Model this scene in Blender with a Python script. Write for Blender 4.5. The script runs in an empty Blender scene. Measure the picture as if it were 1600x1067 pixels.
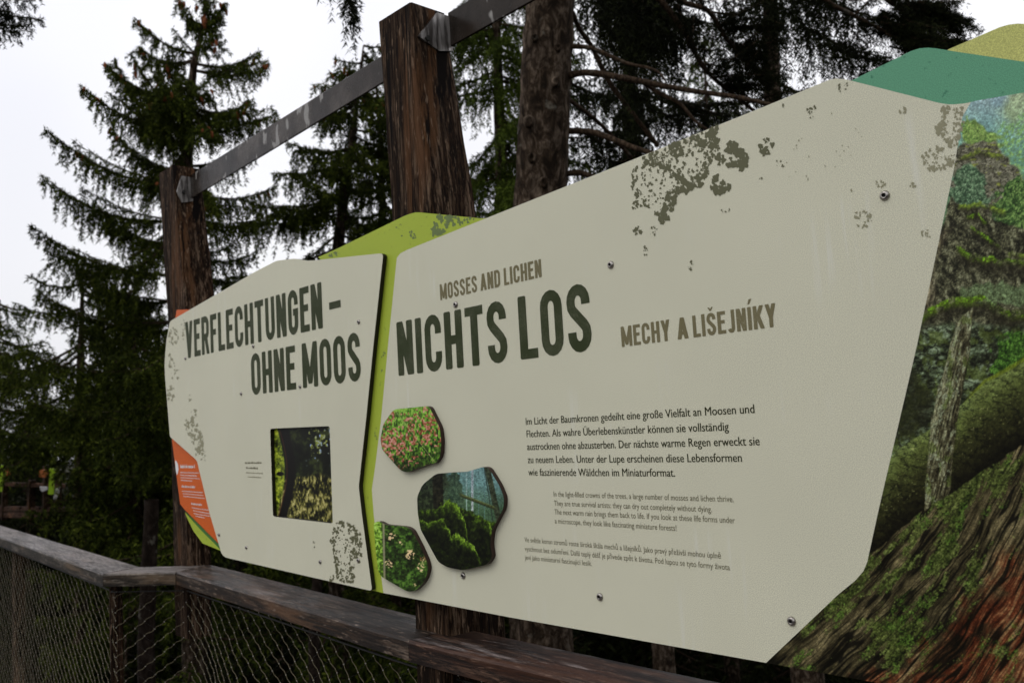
import bpy, bmesh, math, random
import numpy as np
from mathutils import Vector, Matrix
from mathutils.geometry import tessellate_polygon

S = bpy.context.scene
COL = S.collection
# ------------------------------------------------------------------ camera
F_PX = 1400.0                        # focal length in pixels of the 1600 px wide photograph
CAM = np.array([0.0, 0.0, 1.6])      # eye 1.6 m above the walkway
_H = np.array([-1282.0, -199.5, 1400.0]); _V = np.array([-887.0, 15530.0, 1400.0])
AX = -_H/np.linalg.norm(_H); AZ = _V/np.linalg.norm(_V); AZ = AZ-AX*(AX@AZ); AZ /= np.linalg.norm(AZ)
AY = np.cross(AX, AZ)
if AY[2] < 0: AY = -AY
cam_d = bpy.data.cameras.new('camera'); cam = bpy.data.objects.new('camera', cam_d); COL.objects.link(cam)
cam_d.sensor_width = 36.0; cam_d.lens = 36.0*F_PX/1600.0
cam_d.clip_start = 0.05; cam_d.clip_end = 3000
cam_d.dof.use_dof = True; cam_d.dof.focus_distance = 1.75; cam_d.dof.aperture_fstop = 7.0
right = Vector((AX[0], AY[0], AZ[0])); up = Vector((AX[1], AY[1], AZ[1])); fwd = Vector((AX[2], AY[2], AZ[2]))
m = Matrix((right, up, -fwd)).transposed().to_4x4(); m.translation = Vector(CAM)
cam.matrix_world = m
S.camera = cam

# ------------------------------------------------------------------ world: bright overcast sky
SUN_EL, SUN_ROT = math.radians(48), math.radians(200)
W_ = bpy.data.worlds.new('World'); S.world = W_; W_.use_nodes = True
nt = W_.node_tree; bg = nt.nodes['Background']
sky = nt.nodes.new('ShaderNodeTexSky'); sky.sky_type = 'NISHITA'; sky.sun_disc = False
sky.sun_elevation = SUN_EL; sky.sun_rotation = SUN_ROT; sky.air_density = 1.0; sky.dust_density = 3.0
mx = nt.nodes.new('ShaderNodeMix'); mx.data_type = 'RGBA'; mx.inputs[0].default_value = 0.93
tc = nt.nodes.new('ShaderNodeTexCoord'); nz = nt.nodes.new('ShaderNodeTexNoise'); nz.inputs['Scale'].default_value = 1.6
nz.inputs['Detail'].default_value = 3
rp = nt.nodes.new('ShaderNodeValToRGB')
rp.color_ramp.elements[0].position = 0.3; rp.color_ramp.elements[0].color = (0.76, 0.765, 0.83, 1)
rp.color_ramp.elements[1].position = 0.7; rp.color_ramp.elements[1].color = (1.0, 0.995, 1.0, 1)
sc_ = nt.nodes.new('ShaderNodeVectorMath'); sc_.operation = 'SCALE'; sc_.inputs['Scale'].default_value = 8.2
nt.links.new(tc.outputs['Generated'], nz.inputs['Vector']); nt.links.new(nz.outputs['Fac'], rp.inputs['Fac'])
sx_ = nt.nodes.new('ShaderNodeSeparateXYZ'); nt.links.new(tc.outputs['Generated'], sx_.inputs[0])
mr = nt.nodes.new('ShaderNodeMapRange'); mr.inputs['From Min'].default_value = 0.0; mr.inputs['From Max'].default_value = 0.45
mr.inputs['To Min'].default_value = 0.80; mr.inputs['To Max'].default_value = 1.06; nt.links.new(sx_.outputs['Z'], mr.inputs['Value'])
zz_ = nt.nodes.new('ShaderNodeVectorMath'); zz_.operation = 'SCALE'; nt.links.new(rp.outputs['Color'], zz_.inputs[0]); nt.links.new(mr.outputs[0], zz_.inputs['Scale'])
nt.links.new(zz_.outputs['Vector'], sc_.inputs[0])
nt.links.new(sky.outputs['Color'], mx.inputs[6]); nt.links.new(sc_.outputs['Vector'], mx.inputs[7])
nt.links.new(mx.outputs[2], bg.inputs['Color']); bg.inputs['Strength'].default_value = 0.145
sd = bpy.data.lights.new('sun', 'SUN'); so = bpy.data.objects.new('sun', sd); COL.objects.link(so)
sd.energy = 0.55; sd.angle = math.radians(30); sd.color = (1.0, 0.97, 0.93)
sdir = Vector((math.sin(SUN_ROT)*math.cos(SUN_EL), math.cos(SUN_ROT)*math.cos(SUN_EL), math.sin(SUN_EL)))
so.rotation_euler = sdir.to_track_quat('Z', 'Y').to_euler()
S.view_settings.view_transform = 'Standard'; S.view_settings.look = 'None'
S.view_settings.exposure = 0.0; S.view_settings.gamma = 1.0; S.view_settings.use_curve_mapping = False
S.render.engine = 'CYCLES'
S.cycles.max_bounces = 5; S.cycles.diffuse_bounces = 2; S.cycles.glossy_bounces = 2; S.cycles.transmission_bounces = 2
S.cycles.use_denoising = True

# ------------------------------------------------------------------ helpers
def ray(px, py):
    px = np.asarray(px, float); py = np.asarray(py, float)
    r = np.stack([px-800, 533.5-py, np.full_like(px, F_PX)], -1)
    return np.stack([r@AX, r@AY, r@AZ], -1)
def atY(px, py, Y):                    # point of the vertical plane y=Y
    r = ray(px, py); return r*(Y/r[..., 1])[..., None]+CAM
def atX(px, py, X):
    r = ray(px, py); return r*(X/r[..., 0])[..., None]+CAM
def atD(px, py, D):                    # point D metres in front of the eye
    return ray(px, py)*(D/F_PX)+CAM
def proj(P):                           # world -> photograph pixels
    q = P-CAM; x = q[..., 0]*right[0]+q[..., 1]*right[1]+q[..., 2]*right[2]
    y = q[..., 0]*up[0]+q[..., 1]*up[1]+q[..., 2]*up[2]; z = q[..., 0]*fwd[0]+q[..., 1]*fwd[1]+q[..., 2]*fwd[2]
    return 800+F_PX*x/z, 533.5-F_PX*y/z
def lin(c):
    c = np.asarray(c, float)/255.0
    return np.where(c <= 0.04045, c/12.92, ((c+0.055)/1.055)**2.4)
PRINT_K = 1.80
def pr(r, g, b): return tuple(np.clip(lin((r, g, b))*PRINT_K, 0, 0.9))+(1.0,)

def link(name, me, mat=None, parent=None):
    o = bpy.data.objects.new(name, me); COL.objects.link(o)
    if mat is not None and len(me.materials) == 0: me.materials.append(mat)
    if parent is not None:
        o.parent = parent
        o.matrix_parent_inverse = parent.matrix_basis.inverted()
    return o
def tag(o, label=None, cat=None, group=None, kind=None):
    if label: o['label'] = label
    if cat: o['category'] = cat
    if group: o['group'] = group
    if kind: o['kind'] = kind
    return o
def empty(name, loc, label, cat, group=None):
    o = bpy.data.objects.new(name, None); o.empty_display_size = 0.1; o.location = loc; COL.objects.link(o)
    return tag(o, label, cat, group)
def mesh_np(name, V, Fc, smooth=False):
    V = np.asarray(V, np.float32); Fc = np.asarray(Fc, np.int32); k = Fc.shape[1]
    me = bpy.data.meshes.new(name); me.vertices.add(len(V)); me.vertices.foreach_set('co', V.ravel())
    me.loops.add(Fc.size); me.loops.foreach_set('vertex_index', Fc.ravel())
    me.polygons.add(len(Fc)); me.polygons.foreach_set('loop_start', np.arange(0, Fc.size, k, dtype=np.int32))
    if smooth: me.polygons.foreach_set('use_smooth', np.ones(len(Fc), bool))
    me.update(calc_edges=True); return me
def mesh_py(name, V, Fc, smooth=False):
    me = bpy.data.meshes.new(name); me.from_pydata([tuple(map(float, v)) for v in V], [], Fc)
    if smooth: me.polygons.foreach_set('use_smooth', [True]*len(me.polygons))
    me.update(); return me

# value noise -------------------------------------------------------------
def _h(ix, iy, s):
    n = (ix.astype(np.int64)*374761393+iy.astype(np.int64)*668265263+s*1442695041) & 0xffffffff
    n = ((n ^ (n >> 13))*1274126177) & 0xffffffff
    return ((n ^ (n >> 16)) & 0xffffff)/float(0xffffff)
def vn(x, y, s=0):
    ix = np.floor(x); iy = np.floor(y); fx = x-ix; fy = y-iy
    fx = fx*fx*(3-2*fx); fy = fy*fy*(3-2*fy)
    a = _h(ix, iy, s); b = _h(ix+1, iy, s); c = _h(ix, iy+1, s); d = _h(ix+1, iy+1, s)
    return (a*(1-fx)+b*fx)*(1-fy)+(c*(1-fx)+d*fx)*fy
def fbm(x, y, s=0, o=4):
    t = 0; a = .5; n = 0
    for i in range(o):
        t = t+a*vn(x, y, s+i*17); n += a; a *= .55; x = x*2.03+3.1; y = y*2.03+7.7
    return t/n
def sdf(px, py, poly):                 # >0 inside
    P = np.asarray(poly, float); d = np.full(px.shape, 1e9); ins = np.zeros(px.shape, bool)
    for i in range(len(P)):
        a = P[i]; b = P[(i+1) % len(P)]; e = b-a; wx = px-a[0]; wy = py-a[1]
        t = np.clip((wx*e[0]+wy*e[1])/(e@e+1e-12), 0, 1)
        d = np.minimum(d, (wx-e[0]*t)**2+(wy-e[1]*t)**2)
        if abs(e[1]) > 1e-12:
            c = ((a[1] > py) != (b[1] > py)) & (px < e[0]*(py-a[1])/e[1]+a[0]); ins ^= c
    d = np.sqrt(d); return np.where(ins, d, -d)
def ss(x, a, b):
    t = np.clip((x-a)/(b-a), 0, 1); return t*t*(3-2*t)

def rounded(pts):                      # pts: (x, y[, r]) -> smooth outline, r in px
    out = []; n = len(pts)
    for i, p in enumerate(pts):
        r = p[2] if len(p) > 2 else 0
        P = np.array(p[:2], float)
        if r <= 0: out.append(tuple(P)); continue
        A = np.array(pts[i-1][:2], float); B = np.array(pts[(i+1) % n][:2], float)
        da = (A-P); db = (B-P); la = np.linalg.norm(da); lb = np.linalg.norm(db)
        ra = min(r, la*.45); rb = min(r, lb*.45); a = P+da/la*ra; b = P+db/lb*rb
        for t in np.linspace(0, 1, 7):
            out.append(tuple((1-t)**2*a+2*t*(1-t)*P+t*t*b))
    return out
def slab(name, outline, Yf, th, mat, side, parent, holes=(), world=False):
    """flat board: outline in photograph pixels laid on the plane y=Yf, real thickness th behind it"""
    loops = []
    for L in [outline]+list(holes):
        a = np.array([q[:2] for q in L], float)
        P = a if world else atY(a[:, 0], a[:, 1], Yf)[:, [0, 2]]
        loops.append(P)
    polys = [[Vector((p[0], p[1], 0)) for p in L] for L in loops]
    tri = tessellate_polygon(polys)
    flat = np.concatenate(loops); n = len(flat)
    V = [(p[0], Yf, p[1]) for p in flat]+[(p[0], Yf+th, p[1]) for p in flat]
    Fc = []
    for t in tri:
        a, b, c = [flat[i] for i in t]
        ar = (b[0]-a[0])*(c[1]-a[1])-(c[0]-a[0])*(b[1]-a[1])
        t = tuple(t) if ar > 0 else tuple(reversed(t))      # counter clockwise in x,z faces -y
        Fc.append(t); Fc.append(tuple(n+i for i in reversed(t)))
    nf = len(Fc); k = 0
    for L in loops:
        q = len(L)
        ar = sum(L[i][0]*L[(i+1) % q][1]-L[(i+1) % q][0]*L[i][1] for i in range(q))
        for i in range(q):
            a, b = k+i, k+(i+1) % q
            outer = (L is loops[0])
            f = (b, a, n+a, n+b) if ((ar > 0) == outer) else (a, b, n+b, n+a)
            Fc.append(f)
        k += q
    me = mesh_py(name, V, Fc); me.materials.append(mat); me.materials.append(side)
    for p in me.polygons[nf:]: p.material_index = 1
    return link(name, me, None, parent)

def tube(path, radii, n=8, jitter=0, rng=None, cap=True):
    P = np.asarray(path, float); k = len(P); R = np.broadcast_to(np.asarray(radii, float), (k,))
    T = np.gradient(P, axis=0); T /= np.linalg.norm(T, axis=1)[:, None]+1e-12
    ref = np.array([0, 0, 1.0]) if abs(T[:, 2]).mean() < .8 else np.array([1.0, 0, 0])
    A = np.cross(T, ref); A /= np.linalg.norm(A, axis=1)[:, None]+1e-12; B = np.cross(T, A)
    th = np.linspace(0, 2*np.pi, n, endpoint=False)
    rr = R[:, None]*np.ones((1, n))
    if jitter: rr = rr*(1+jitter*(rng.random((k, n))-.5))
    V = P[:, None]+rr[..., None]*(np.cos(th)[None, :, None]*A[:, None]+np.sin(th)[None, :, None]*B[:, None])
    V = V.reshape(-1, 3); i = np.arange(k-1)[:, None]*n; j = np.arange(n)[None]; j2 = (j+1) % n
    Fc = np.stack([i+j, i+j2, i+n+j2, i+n+j], -1).reshape(-1, 4)
    return V, Fc
class Buf:
    def __init__(s): s.V = []; s.F = []; s.n = 0
    def add(s, V, Fc):
        V = np.asarray(V, float).reshape(-1, 3); Fc = np.asarray(Fc)
        s.V.append(V); s.F.append(Fc+s.n); s.n += len(V)
    def mesh(s, name, smooth=False): return mesh_np(name, np.concatenate(s.V), np.concatenate(s.F), smooth)
def box_vf(c, x, y, z):                # centre + three half-axis vectors
    c = np.array(c, float); x = np.array(x, float); y = np.array(y, float); z = np.array(z, float)
    V = [c+sx*x+sy*y+sz*z for sx in (-1, 1) for sy in (-1, 1) for sz in (-1, 1)]
    Fc = [(0, 1, 3, 2), (4, 6, 7, 5), (0, 4, 5, 1), (2, 3, 7, 6), (0, 2, 6, 4), (1, 5, 7, 3)]
    return V, Fc

# ------------------------------------------------------------------ materials
def mat(name, rough=0.6, spec=0.4, metal=0):
    M = bpy.data.materials.new(name); M.use_nodes = True; b = M.node_tree.nodes['Principled BSDF']
    b.inputs['Roughness'].default_value = rough; b.inputs['Specular IOR Level'].default_value = spec
    b.inputs['Metallic'].default_value = metal
    return M, M.node_tree, b
def N(nt, t, **kw):
    n = nt.nodes.new('ShaderNode'+t)
    for k, v in kw.items(): setattr(n, k, v)
    return n
def noise(nt, vec, scale, detail=4, rough=.55, mapping=None, dist=0):
    if mapping:
        mp = N(nt, 'Mapping'); mp.inputs['Scale'].default_value = mapping; nt.links.new(vec, mp.inputs['Vector']); vec = mp.outputs[0]
    n = N(nt, 'TexNoise'); n.inputs['Scale'].default_value = scale; n.inputs['Detail'].default_value = detail
    n.inputs['Roughness'].default_value = rough; n.inputs['Distortion'].default_value = dist
    nt.links.new(vec, n.inputs['Vector']); return n.outputs['Fac']
def ramp(nt, fac, stops):
    r = N(nt, 'ValToRGB'); e = r.color_ramp.elements
    while len(e) < len(stops): e.new(0.5)
    for i, (p, c) in enumerate(stops):
        e[i].position = p; e[i].color = c if len(c) == 4 else tuple(c)+(1,)
    nt.links.new(fac, r.inputs['Fac']); return r.outputs['Color']
def mixc(nt, fac, a, b, mode='MIX'):
    n = N(nt, 'Mix', data_type='RGBA', blend_type=mode)
    for v, i in ((fac, 0), (a, 6), (b, 7)):
        if isinstance(v, (int, float)): n.inputs[i].default_value = v
        elif isinstance(v, tuple): n.inputs[i].default_value = v
        else: nt.links.new(v, n.inputs[i])
    return n.outputs[2]
def bump(nt, b, h, s, d=0.002):
    n = N(nt, 'Bump'); n.inputs['Strength'].default_value = s; n.inputs['Distance'].default_value = d
    nt.links.new(h, n.inputs['Height']); nt.links.new(n.outputs[0], b.inputs['Normal'])
def pos(nt): return N(nt, 'NewGeometry').outputs['Position']
def objc(nt): return N(nt, 'TexCoord').outputs['Object']

def print_mat(name, base, streak=0.0, speck=0.0, spot=None):
    M, nt, b = mat(name, .42, .16)
    p = pos(nt)
    g = noise(nt, p, 760, 2, .8)
    lo = noise(nt, p, 3.0, 3)
    c = mixc(nt, ramp(nt, g, [(.34, (0, 0, 0)), (.66, (1, 1, 1))]), tuple(x*.62 for x in base[:3])+(1,), tuple(min(1, x*1.40) for x in base[:3])+(1,))
    c = mixc(nt, ramp(nt, lo, [(.35, (0, 0, 0)), (.7, (.22, .22, .22))]), c, tuple(x*.78 for x in base[:3])+(1,))
    if streak:
        s = noise(nt, p, 75, 3, .6, (1, 1, .05)); s2 = noise(nt, p, 4, 2)
        k = mixc(nt, 1.0, ramp(nt, s, [(.56, (0, 0, 0)), (.72, (1, 1, 1))]), ramp(nt, s2, [(.5, (0, 0, 0)), (.7, (1, 1, 1))]), 'MULTIPLY')
        k = mixc(nt, 1.0, k, (streak, streak, streak, 1), 'MULTIPLY')
        c = mixc(nt, k, c, (.75, .76, .72, 1))
    if spot:
        s = noise(nt, p, 95, 3, .6); k = ramp(nt, s, [(.66, (0, 0, 0)), (.70, (1, 1, 1))])
        c = mixc(nt, k, c, spot)
    d = noise(nt, p, 420, 2); dd = ramp(nt, d, [(.62, (0, 0, 0)), (.7, (1, 1, 1))])
    nt.links.new(c, b.inputs['Base Color'])
    r = ramp(nt, d, [(.55, (.5, .5, .5)), (.7, (.2, .2, .2))]); nt.links.new(r, b.inputs['Roughness'])
    return M
GREY = pr(162, 161, 143)
M_GREY = print_mat('printed_grey_laminate', GREY, .5)
M_GREEN = print_mat('printed_green_laminate', pr(128, 142, 46), spot=pr(92, 105, 40))
M_TEAL = print_mat('printed_teal_laminate', pr(74, 122, 96), spot=pr(52, 98, 76))
M_OLIVE = print_mat('printed_olive_laminate', pr(148, 150, 88), spot=pr(142, 146, 80))
M_ORANGE = print_mat('printed_orange_laminate', pr(160, 72, 22))
M_DKGREEN = print_mat('printed_dark_green_laminate', pr(50, 88, 40))
M_WHITE = print_mat('printed_white', pr(205, 196, 186))
def plain(name, c, rough=.5, spec=.3, metal=0, var=.2, scale=40):
    M, nt, b = mat(name, rough, spec, metal); n = noise(nt, objc(nt), scale, 3)
    k = mixc(nt, n, tuple(x*(1-var) for x in c[:3])+(1,), tuple(min(1, x*(1+var)) for x in c[:3])+(1,))
    nt.links.new(k, b.inputs['Base Color']); return M
M_EDGE = plain('black_laminate_core', (.012, .009, .007), .45)
M_EDGE_LIGHT = plain('grey_laminate_core', (.22, .20, .16), .5)
M_EDGE_RED = plain('dark_brown_laminate_core', (.03, .014, .010), .4)
M_LICHEN = plain('lichen_print', pr(72, 72, 50)[:3], .5, .3, 0, .12, 300)
M_LICHEN_FAINT = plain('faded_lichen_print', pr(112, 110, 88)[:3], .5, .3, 0, .12, 300)
def ink(name, c, worn):
    M, nt, b = mat(name, .5, .1); p = pos(nt)
    n1 = noise(nt, p, 800, 2, .7); n2 = noise(nt, p, 14, 3)
    k = mixc(nt, 1.0, ramp(nt, n1, [(.55, (0, 0, 0)), (.66, (1, 1, 1))]), ramp(nt, n2, [(.38, (0, 0, 0)), (.62, (worn, worn, worn))]), 'MULTIPLY')
    nt.links.new(mixc(nt, k, c, GREY), b.inputs['Base Color']); return M
M_TITLE = ink('dark_green_ink', pr(38, 44, 24), .32)
M_SUB = ink('brown_ink', pr(88, 83, 60), .25)
M_TEXT = ink('black_green_ink', pr(33, 35, 18), 0)
M_TEXT2 = ink('soft_grey_ink', pr(76, 73, 54), 0)
M_STEEL, nt, b = mat('stainless_steel', .28, .5, 1.0); nt.links.new(ramp(nt, noise(nt, objc(nt), 300, 2), [(.3, (.22, .20, .18)), (.7, (.40, .38, .35))]), b.inputs['Base Color'])
M_SOCKET = plain('dark_screw_socket', (.02, .02, .018), .5)
# galvanised flat bar, brown-grey with bird droppings
M_BAR, nt, b = mat('weathered_galvanised_steel', .22, .12, .2); p = pos(nt)
c = ramp(nt, noise(nt, p, 5, 5, .6), [(.36, (.012, .009, .006)), (.52, (.028, .021, .016)), (.68, (.085, .072, .060))])
sp = ramp(nt, noise(nt, p, 17, 2, .4, (1, 1, .5)), [(.645, (0, 0, 0)), (.665, (1, 1, 1))])
c = mixc(nt, sp, c, (.24, .23, .215, 1)); nt.links.new(c, b.inputs['Base Color'])
nt.links.new(ramp(nt, noise(nt, p, 25, 4), [(.3, (.16, .16, .16)), (.7, (.34, .34, .34))]), b.inputs['Roughness'])
bump(nt, b, noise(nt, p, 200, 3), .10, .001)
# timber
def timber(name, axis, dark, mid, light, wet=0.0, rough=.8, glare=.5):
    """weathered sawn timber: grain lines, pale fibre flecks, drying cracks and stains along one axis"""
    M, nt, b = mat(name, rough, .06); p = objc(nt)
    st = lambda k: {'z': (1, 1, k), 'x': (k, 1, 1)}[axis]
    g = noise(nt, p, 46, 6, .72, st(.05), .7); g2 = noise(nt, p, 150, 4, .75, st(.10), .2)
    lo = noise(nt, p, 4.0, 4, .62, st(.30)); fl = noise(nt, p, 120, 3, .6, st(.16), .3)
    c = ramp(nt, g, [(.40, dark), (.50, mid), (.62, light)])
    c = mixc(nt, ramp(nt, g2, [(.44, (0, 0, 0)), (.58, (.9, .9, .9))]), c, tuple(x*.30 for x in dark)+(1,))
    c = mixc(nt, ramp(nt, lo, [(.40, (.8, .8, .8)), (.56, (0, 0, 0))]), c, tuple(x*.55 for x in dark)+(1,))
    hot = mixc(nt, 1.0, ramp(nt, noise(nt, p, 9, 3, .6, st(.12)), [(.54, (0, 0, 0)), (.62, (.8, .8, .8))]), ramp(nt, g, [(.40, (0, 0, 0)), (.52, (1, 1, 1))]), 'MULTIPLY')
    c = mixc(nt, hot, c, (mid[0]*1.9, mid[1]*1.6, mid[2]*1.25, 1))
    c = mixc(nt, ramp(nt, fl, [(.60, (0, 0, 0)), (.68, (.8, .8, .8))]), c, tuple(min(1, x*1.15) for x in light)+(1,))
    cr = noise(nt, p, 17, 4, .6, st(.035), .6)
    crk = ramp(nt, cr, [(.36, (1, 1, 1)), (.39, (0, 0, 0))])
    c = mixc(nt, crk, c, (.004, .0025, .0018, 1))
    nt.links.new(c, b.inputs['Base Color'])
    h = mixc(nt, .5, g, g2); h = mixc(nt, crk, h, (0, 0, 0, 1))
    if wet:                            # water lies on the upward faces only
        w = noise(nt, p, 3.6, 4, .55, st(.35), .8)
        sepn = N(nt, 'SeparateXYZ'); nt.links.new(N(nt, 'NewGeometry').outputs['True Normal'], sepn.inputs[0])
        upf = ramp(nt, sepn.outputs['Z'], [(.6, (0, 0, 0)), (.85, (1, 1, 1))])
        # the weathered top face has sky glare painted in as pale grey streaks
        sv = mixc(nt, 1.0, ramp(nt, noise(nt, p, 15, 6, .72, st(.12), .4), [(glare-.04, (0, 0, 0)), (glare+.10, (1, 1, 1))]), upf, 'MULTIPLY')
        sv = mixc(nt, 1.0, sv, ramp(nt, g2, [(.36, (.95, .95, .95)), (.56, (.25, .25, .25))]), 'MULTIPLY')
        nt.links.new(mixc(nt, sv, c, (.32, .285, .27, 1)), b.inputs['Base Color'])
        film = mixc(nt, 1.0, ramp(nt, w, [(wet-.04, (1, 1, 1)), (wet+.03, (.04, .04, .04))]), upf, 'MULTIPLY')
        film = mixc(nt, 1.0, film, ramp(nt, g, [(.30, (1, 1, 1)), (.62, (.25, .25, .25))]), 'MULTIPLY')
        nt.links.new(film, b.inputs['Coat Weight']); b.inputs['Coat Roughness'].default_value = .27; b.inputs['Coat IOR'].default_value = 1.6
        nb = N(nt, 'Bump'); nb.inputs['Strength'].default_value = .30; nb.inputs['Distance'].default_value = .003
        nt.links.new(g2, nb.inputs['Height']); nt.links.new(nb.outputs[0], b.inputs['Coat Normal'])
        b.inputs['Specular IOR Level'].default_value = .22; b.inputs['Roughness'].default_value = .5
        bump(nt, b, h, .7, .004)
    else:
        bump(nt, b, h, .8, .004)
    return M
M_POST = timber('reddish_brown_weathered_timber', 'z', (.011, .0062, .0034), (.046, .025, .0135), (.17, .115, .075))
M_RAIL = timber('wet_brown_timber', 'x', (.013, .0078, .0045), (.054, .032, .019), (.16, .12, .09), wet=.53, glare=.57)
M_RAILG = timber('wet_greyed_timber', 'x', (.018, .014, .009), (.058, .046, .034), (.19, .165, .135), wet=.48, glare=.40)
M_CABLE, nt, b = mat('tarnished_cable', .4, .5, .6); b.inputs['Base Color'].default_value = (.18, .155, .095, 1)
M_KNOT, nt, b = mat('bright_ferrule', .3, .5, .9); b.inputs['Base Color'].default_value = (.42, .40, .35, 1)
# bark
def bark(name, a, b_, c_, sc=18):
    M, nt, b = mat(name, .9, .06); p = objc(nt)
    v = N(nt, 'TexVoronoi'); v.inputs['Scale'].default_value = sc; mp = N(nt, 'Mapping'); mp.inputs['Scale'].default_value = (1, 1, .45)
    nt.links.new(p, mp.inputs[0]); nt.links.new(mp.outputs[0], v.inputs['Vector'])
    g = noise(nt, p, sc*1.2, 5, .7, (1, 1, .5), .5)
    c = ramp(nt, g, [(.38, a), (.5, b_), (.64, c_)])
    li = noise(nt, p, 9, 4, .65); c = mixc(nt, ramp(nt, li, [(.62, (0, 0, 0)), (.7, (.7, .7, .7))]), c, (.16, .15, .12, 1))
    c = mixc(nt, ramp(nt, v.outputs['Distance'], [(.0, (0, 0, 0)), (.7, (.5, .5, .5))]), c, (.01, .007, .005, 1))
    nt.links.new(c, b.inputs['Base Color']); h = mixc(nt, .5, v.outputs['Distance'], g); bump(nt, b, h, 1.0, .012); return M
M_BARK = bark('spruce_bark', (.010, .007, .004), (.040, .027, .017), (.17, .13, .095))
M_TWIG = bark('mossy_branch_bark', (.022, .015, .009), (.05, .033, .020), (.10, .07, .045), 60)
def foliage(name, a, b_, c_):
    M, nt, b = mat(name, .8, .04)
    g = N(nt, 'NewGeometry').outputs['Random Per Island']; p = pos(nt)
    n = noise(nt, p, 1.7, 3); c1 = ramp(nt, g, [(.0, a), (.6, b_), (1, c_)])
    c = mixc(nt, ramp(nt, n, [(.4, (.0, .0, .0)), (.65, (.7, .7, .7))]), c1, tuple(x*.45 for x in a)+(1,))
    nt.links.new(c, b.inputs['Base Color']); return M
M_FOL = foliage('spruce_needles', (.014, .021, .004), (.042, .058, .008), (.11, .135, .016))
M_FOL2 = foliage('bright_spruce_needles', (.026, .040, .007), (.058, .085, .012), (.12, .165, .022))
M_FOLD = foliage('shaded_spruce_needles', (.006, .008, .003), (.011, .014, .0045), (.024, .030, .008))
M_CONE = plain('orange_brown_cone', (.15, .045, .014), .7, .1, 0, .5, 90)
M_GROUND, nt, b = mat('forest_floor', .95, .1)
nt.links.new(ramp(nt, noise(nt, pos(nt), .6, 6, .7), [(.3, (.012, .010, .006)), (.6, (.026, .026, .012)), (.8, (.035, .045, .015))]), b.inputs['Base Color'])
# picture prints: colour comes with the flat printed picture itself
M_PIC, nt, b = mat('printed_picture', .4, .12)
at = N(nt, 'Attribute'); at.attribute_name = 'print'
g = noise(nt, pos(nt), 700, 2, .7); k = ramp(nt, g, [(.3, (.80, .80, .80)), (.7, (1.2, 1.2, 1.2))])
nt.links.new(mixc(nt, 1.0, at.outputs['Color'], k, 'MULTIPLY'), b.inputs['Base Color'])

# ------------------------------------------------------------------ ground far below the tree-top walk, walkway deck
gr = []; R_ = 1200
me = mesh_py('forest_floor', [(-R_, -R_, -19), (R_, -R_, -19), (R_, R_, -19), (-R_, R_, -19)], [(0, 1, 2, 3)])
tag(link('ground', me, M_GROUND), kind='structure')

# ------------------------------------------------------------------ railing planks (measured as front edges, z of the top face)
ZR = 1.08
J = np.array([-1.873, 1.314]); C2 = np.array([-3.649, 1.445]); C1 = np.array([-3.914, 1.25]); L0 = np.array([-9.4, 1.607]); R0 = np.array([1.6, 1.296])
WID = .168; TH = .052
def nrm(a, b):
    d = (b-a)/np.linalg.norm(b-a); return np.array([d[1], -d[0]])
def inter(p, d, q, e):
    t = ((q[0]-p[0])*e[1]-(q[1]-p[1])*e[0])/(d[0]*e[1]-d[1]*e[0]); return p+d*t
n1 = nrm(R0, J); n2 = nrm(J, C2); n3 = nrm(C2, C1); n4 = nrm(C1, L0)
B2 = inter(J+n2*WID, C2-J, C2+n3*WID, C1-C2); B3 = inter(C2+n3*WID, C1-C2, C1+n4*WID, L0-C1)
def plank(name, poly, z, th, M, parent, wob=.003, seed=0, bev=.006):
    """sawn plank from its four top corners (front a,b / back c,d); subdivided, slightly worn edges"""
    rs = np.random.default_rng(seed); a, b, c, d = [np.array(p, float) for p in poly]; n = 40
    T = np.linspace(0, 1, n)
    prof = [(0, -th), (0, -bev*1.2), (.03, 0), (.35, -.001), (.65, -.0005), (.97, 0), (1, -bev), (1, -th)]
    V = []
    wv = vn(T*9+seed, T*0, 5)*wob; wv2 = vn(T*30+seed, T*0, 9)*wob*.6
    for i, t in enumerate(T):
        f = a*(1-t)+b*t; k = d*(1-t)+c*t; dirn = (k-f)/np.linalg.norm(k-f)
        for u, dz in prof:
            e = -(wv[i]+wv2[i]) if u < .5 else wv[i]
            q = f*(1-u)+k*u+dirn*(-e if u < .5 else -e)
            V.append((q[0], q[1], z+dz-(wv2[i] if u in (.03, .97) else 0)))
    m_ = len(prof); Fc = []
    for i in range(n-1):
        for j in range(m_):
            j2 = (j+1) % m_; Fc.append((i*m_+j, i*m_+j2, (i+1)*m_+j2, (i+1)*m_+j))
    Fc.append(tuple(range(m_-1, -1, -1))); Fc.append(tuple((n-1)*m_+i for i in range(m_)))
    bm = bmesh.new(); me = mesh_py(name, V, Fc); bm.from_mesh(me); bmesh.ops.recalc_face_normals(bm, faces=bm.faces); bm.to_mesh(me); bm.free()
    for p in me.polygons: p.use_smooth = False
    # local frame with x along the plank, so the grain follows it
    L = b-a; ang = math.atan2(L[1], L[0]); o = bpy.data.objects.new(name, me); COL.objects.link(o)
    mid = (a+b)/2; Mx = Matrix.Translation((mid[0], mid[1], z))@Matrix.Rotation(ang, 4, 'Z'); me.transform(Mx.inverted())
    o.matrix_world = Mx; me.materials.append(M)
    if parent: o.parent = parent; o.matrix_parent_inverse = parent.matrix_basis.inverted()
    return o
gap = (C2-J)/np.linalg.norm(C2-J)*.0025
rail = empty('railing', (-3.7, 1.5, 0), 'walkway railing of wet brown planks with steel cable netting under the info boards', 'railing')
M_WET = timber('rain_soaked_dark_timber', 'x', (.008, .0035, .002), (.026, .011, .006), (.11, .062, .040), wet=.50, glare=.60)
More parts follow.
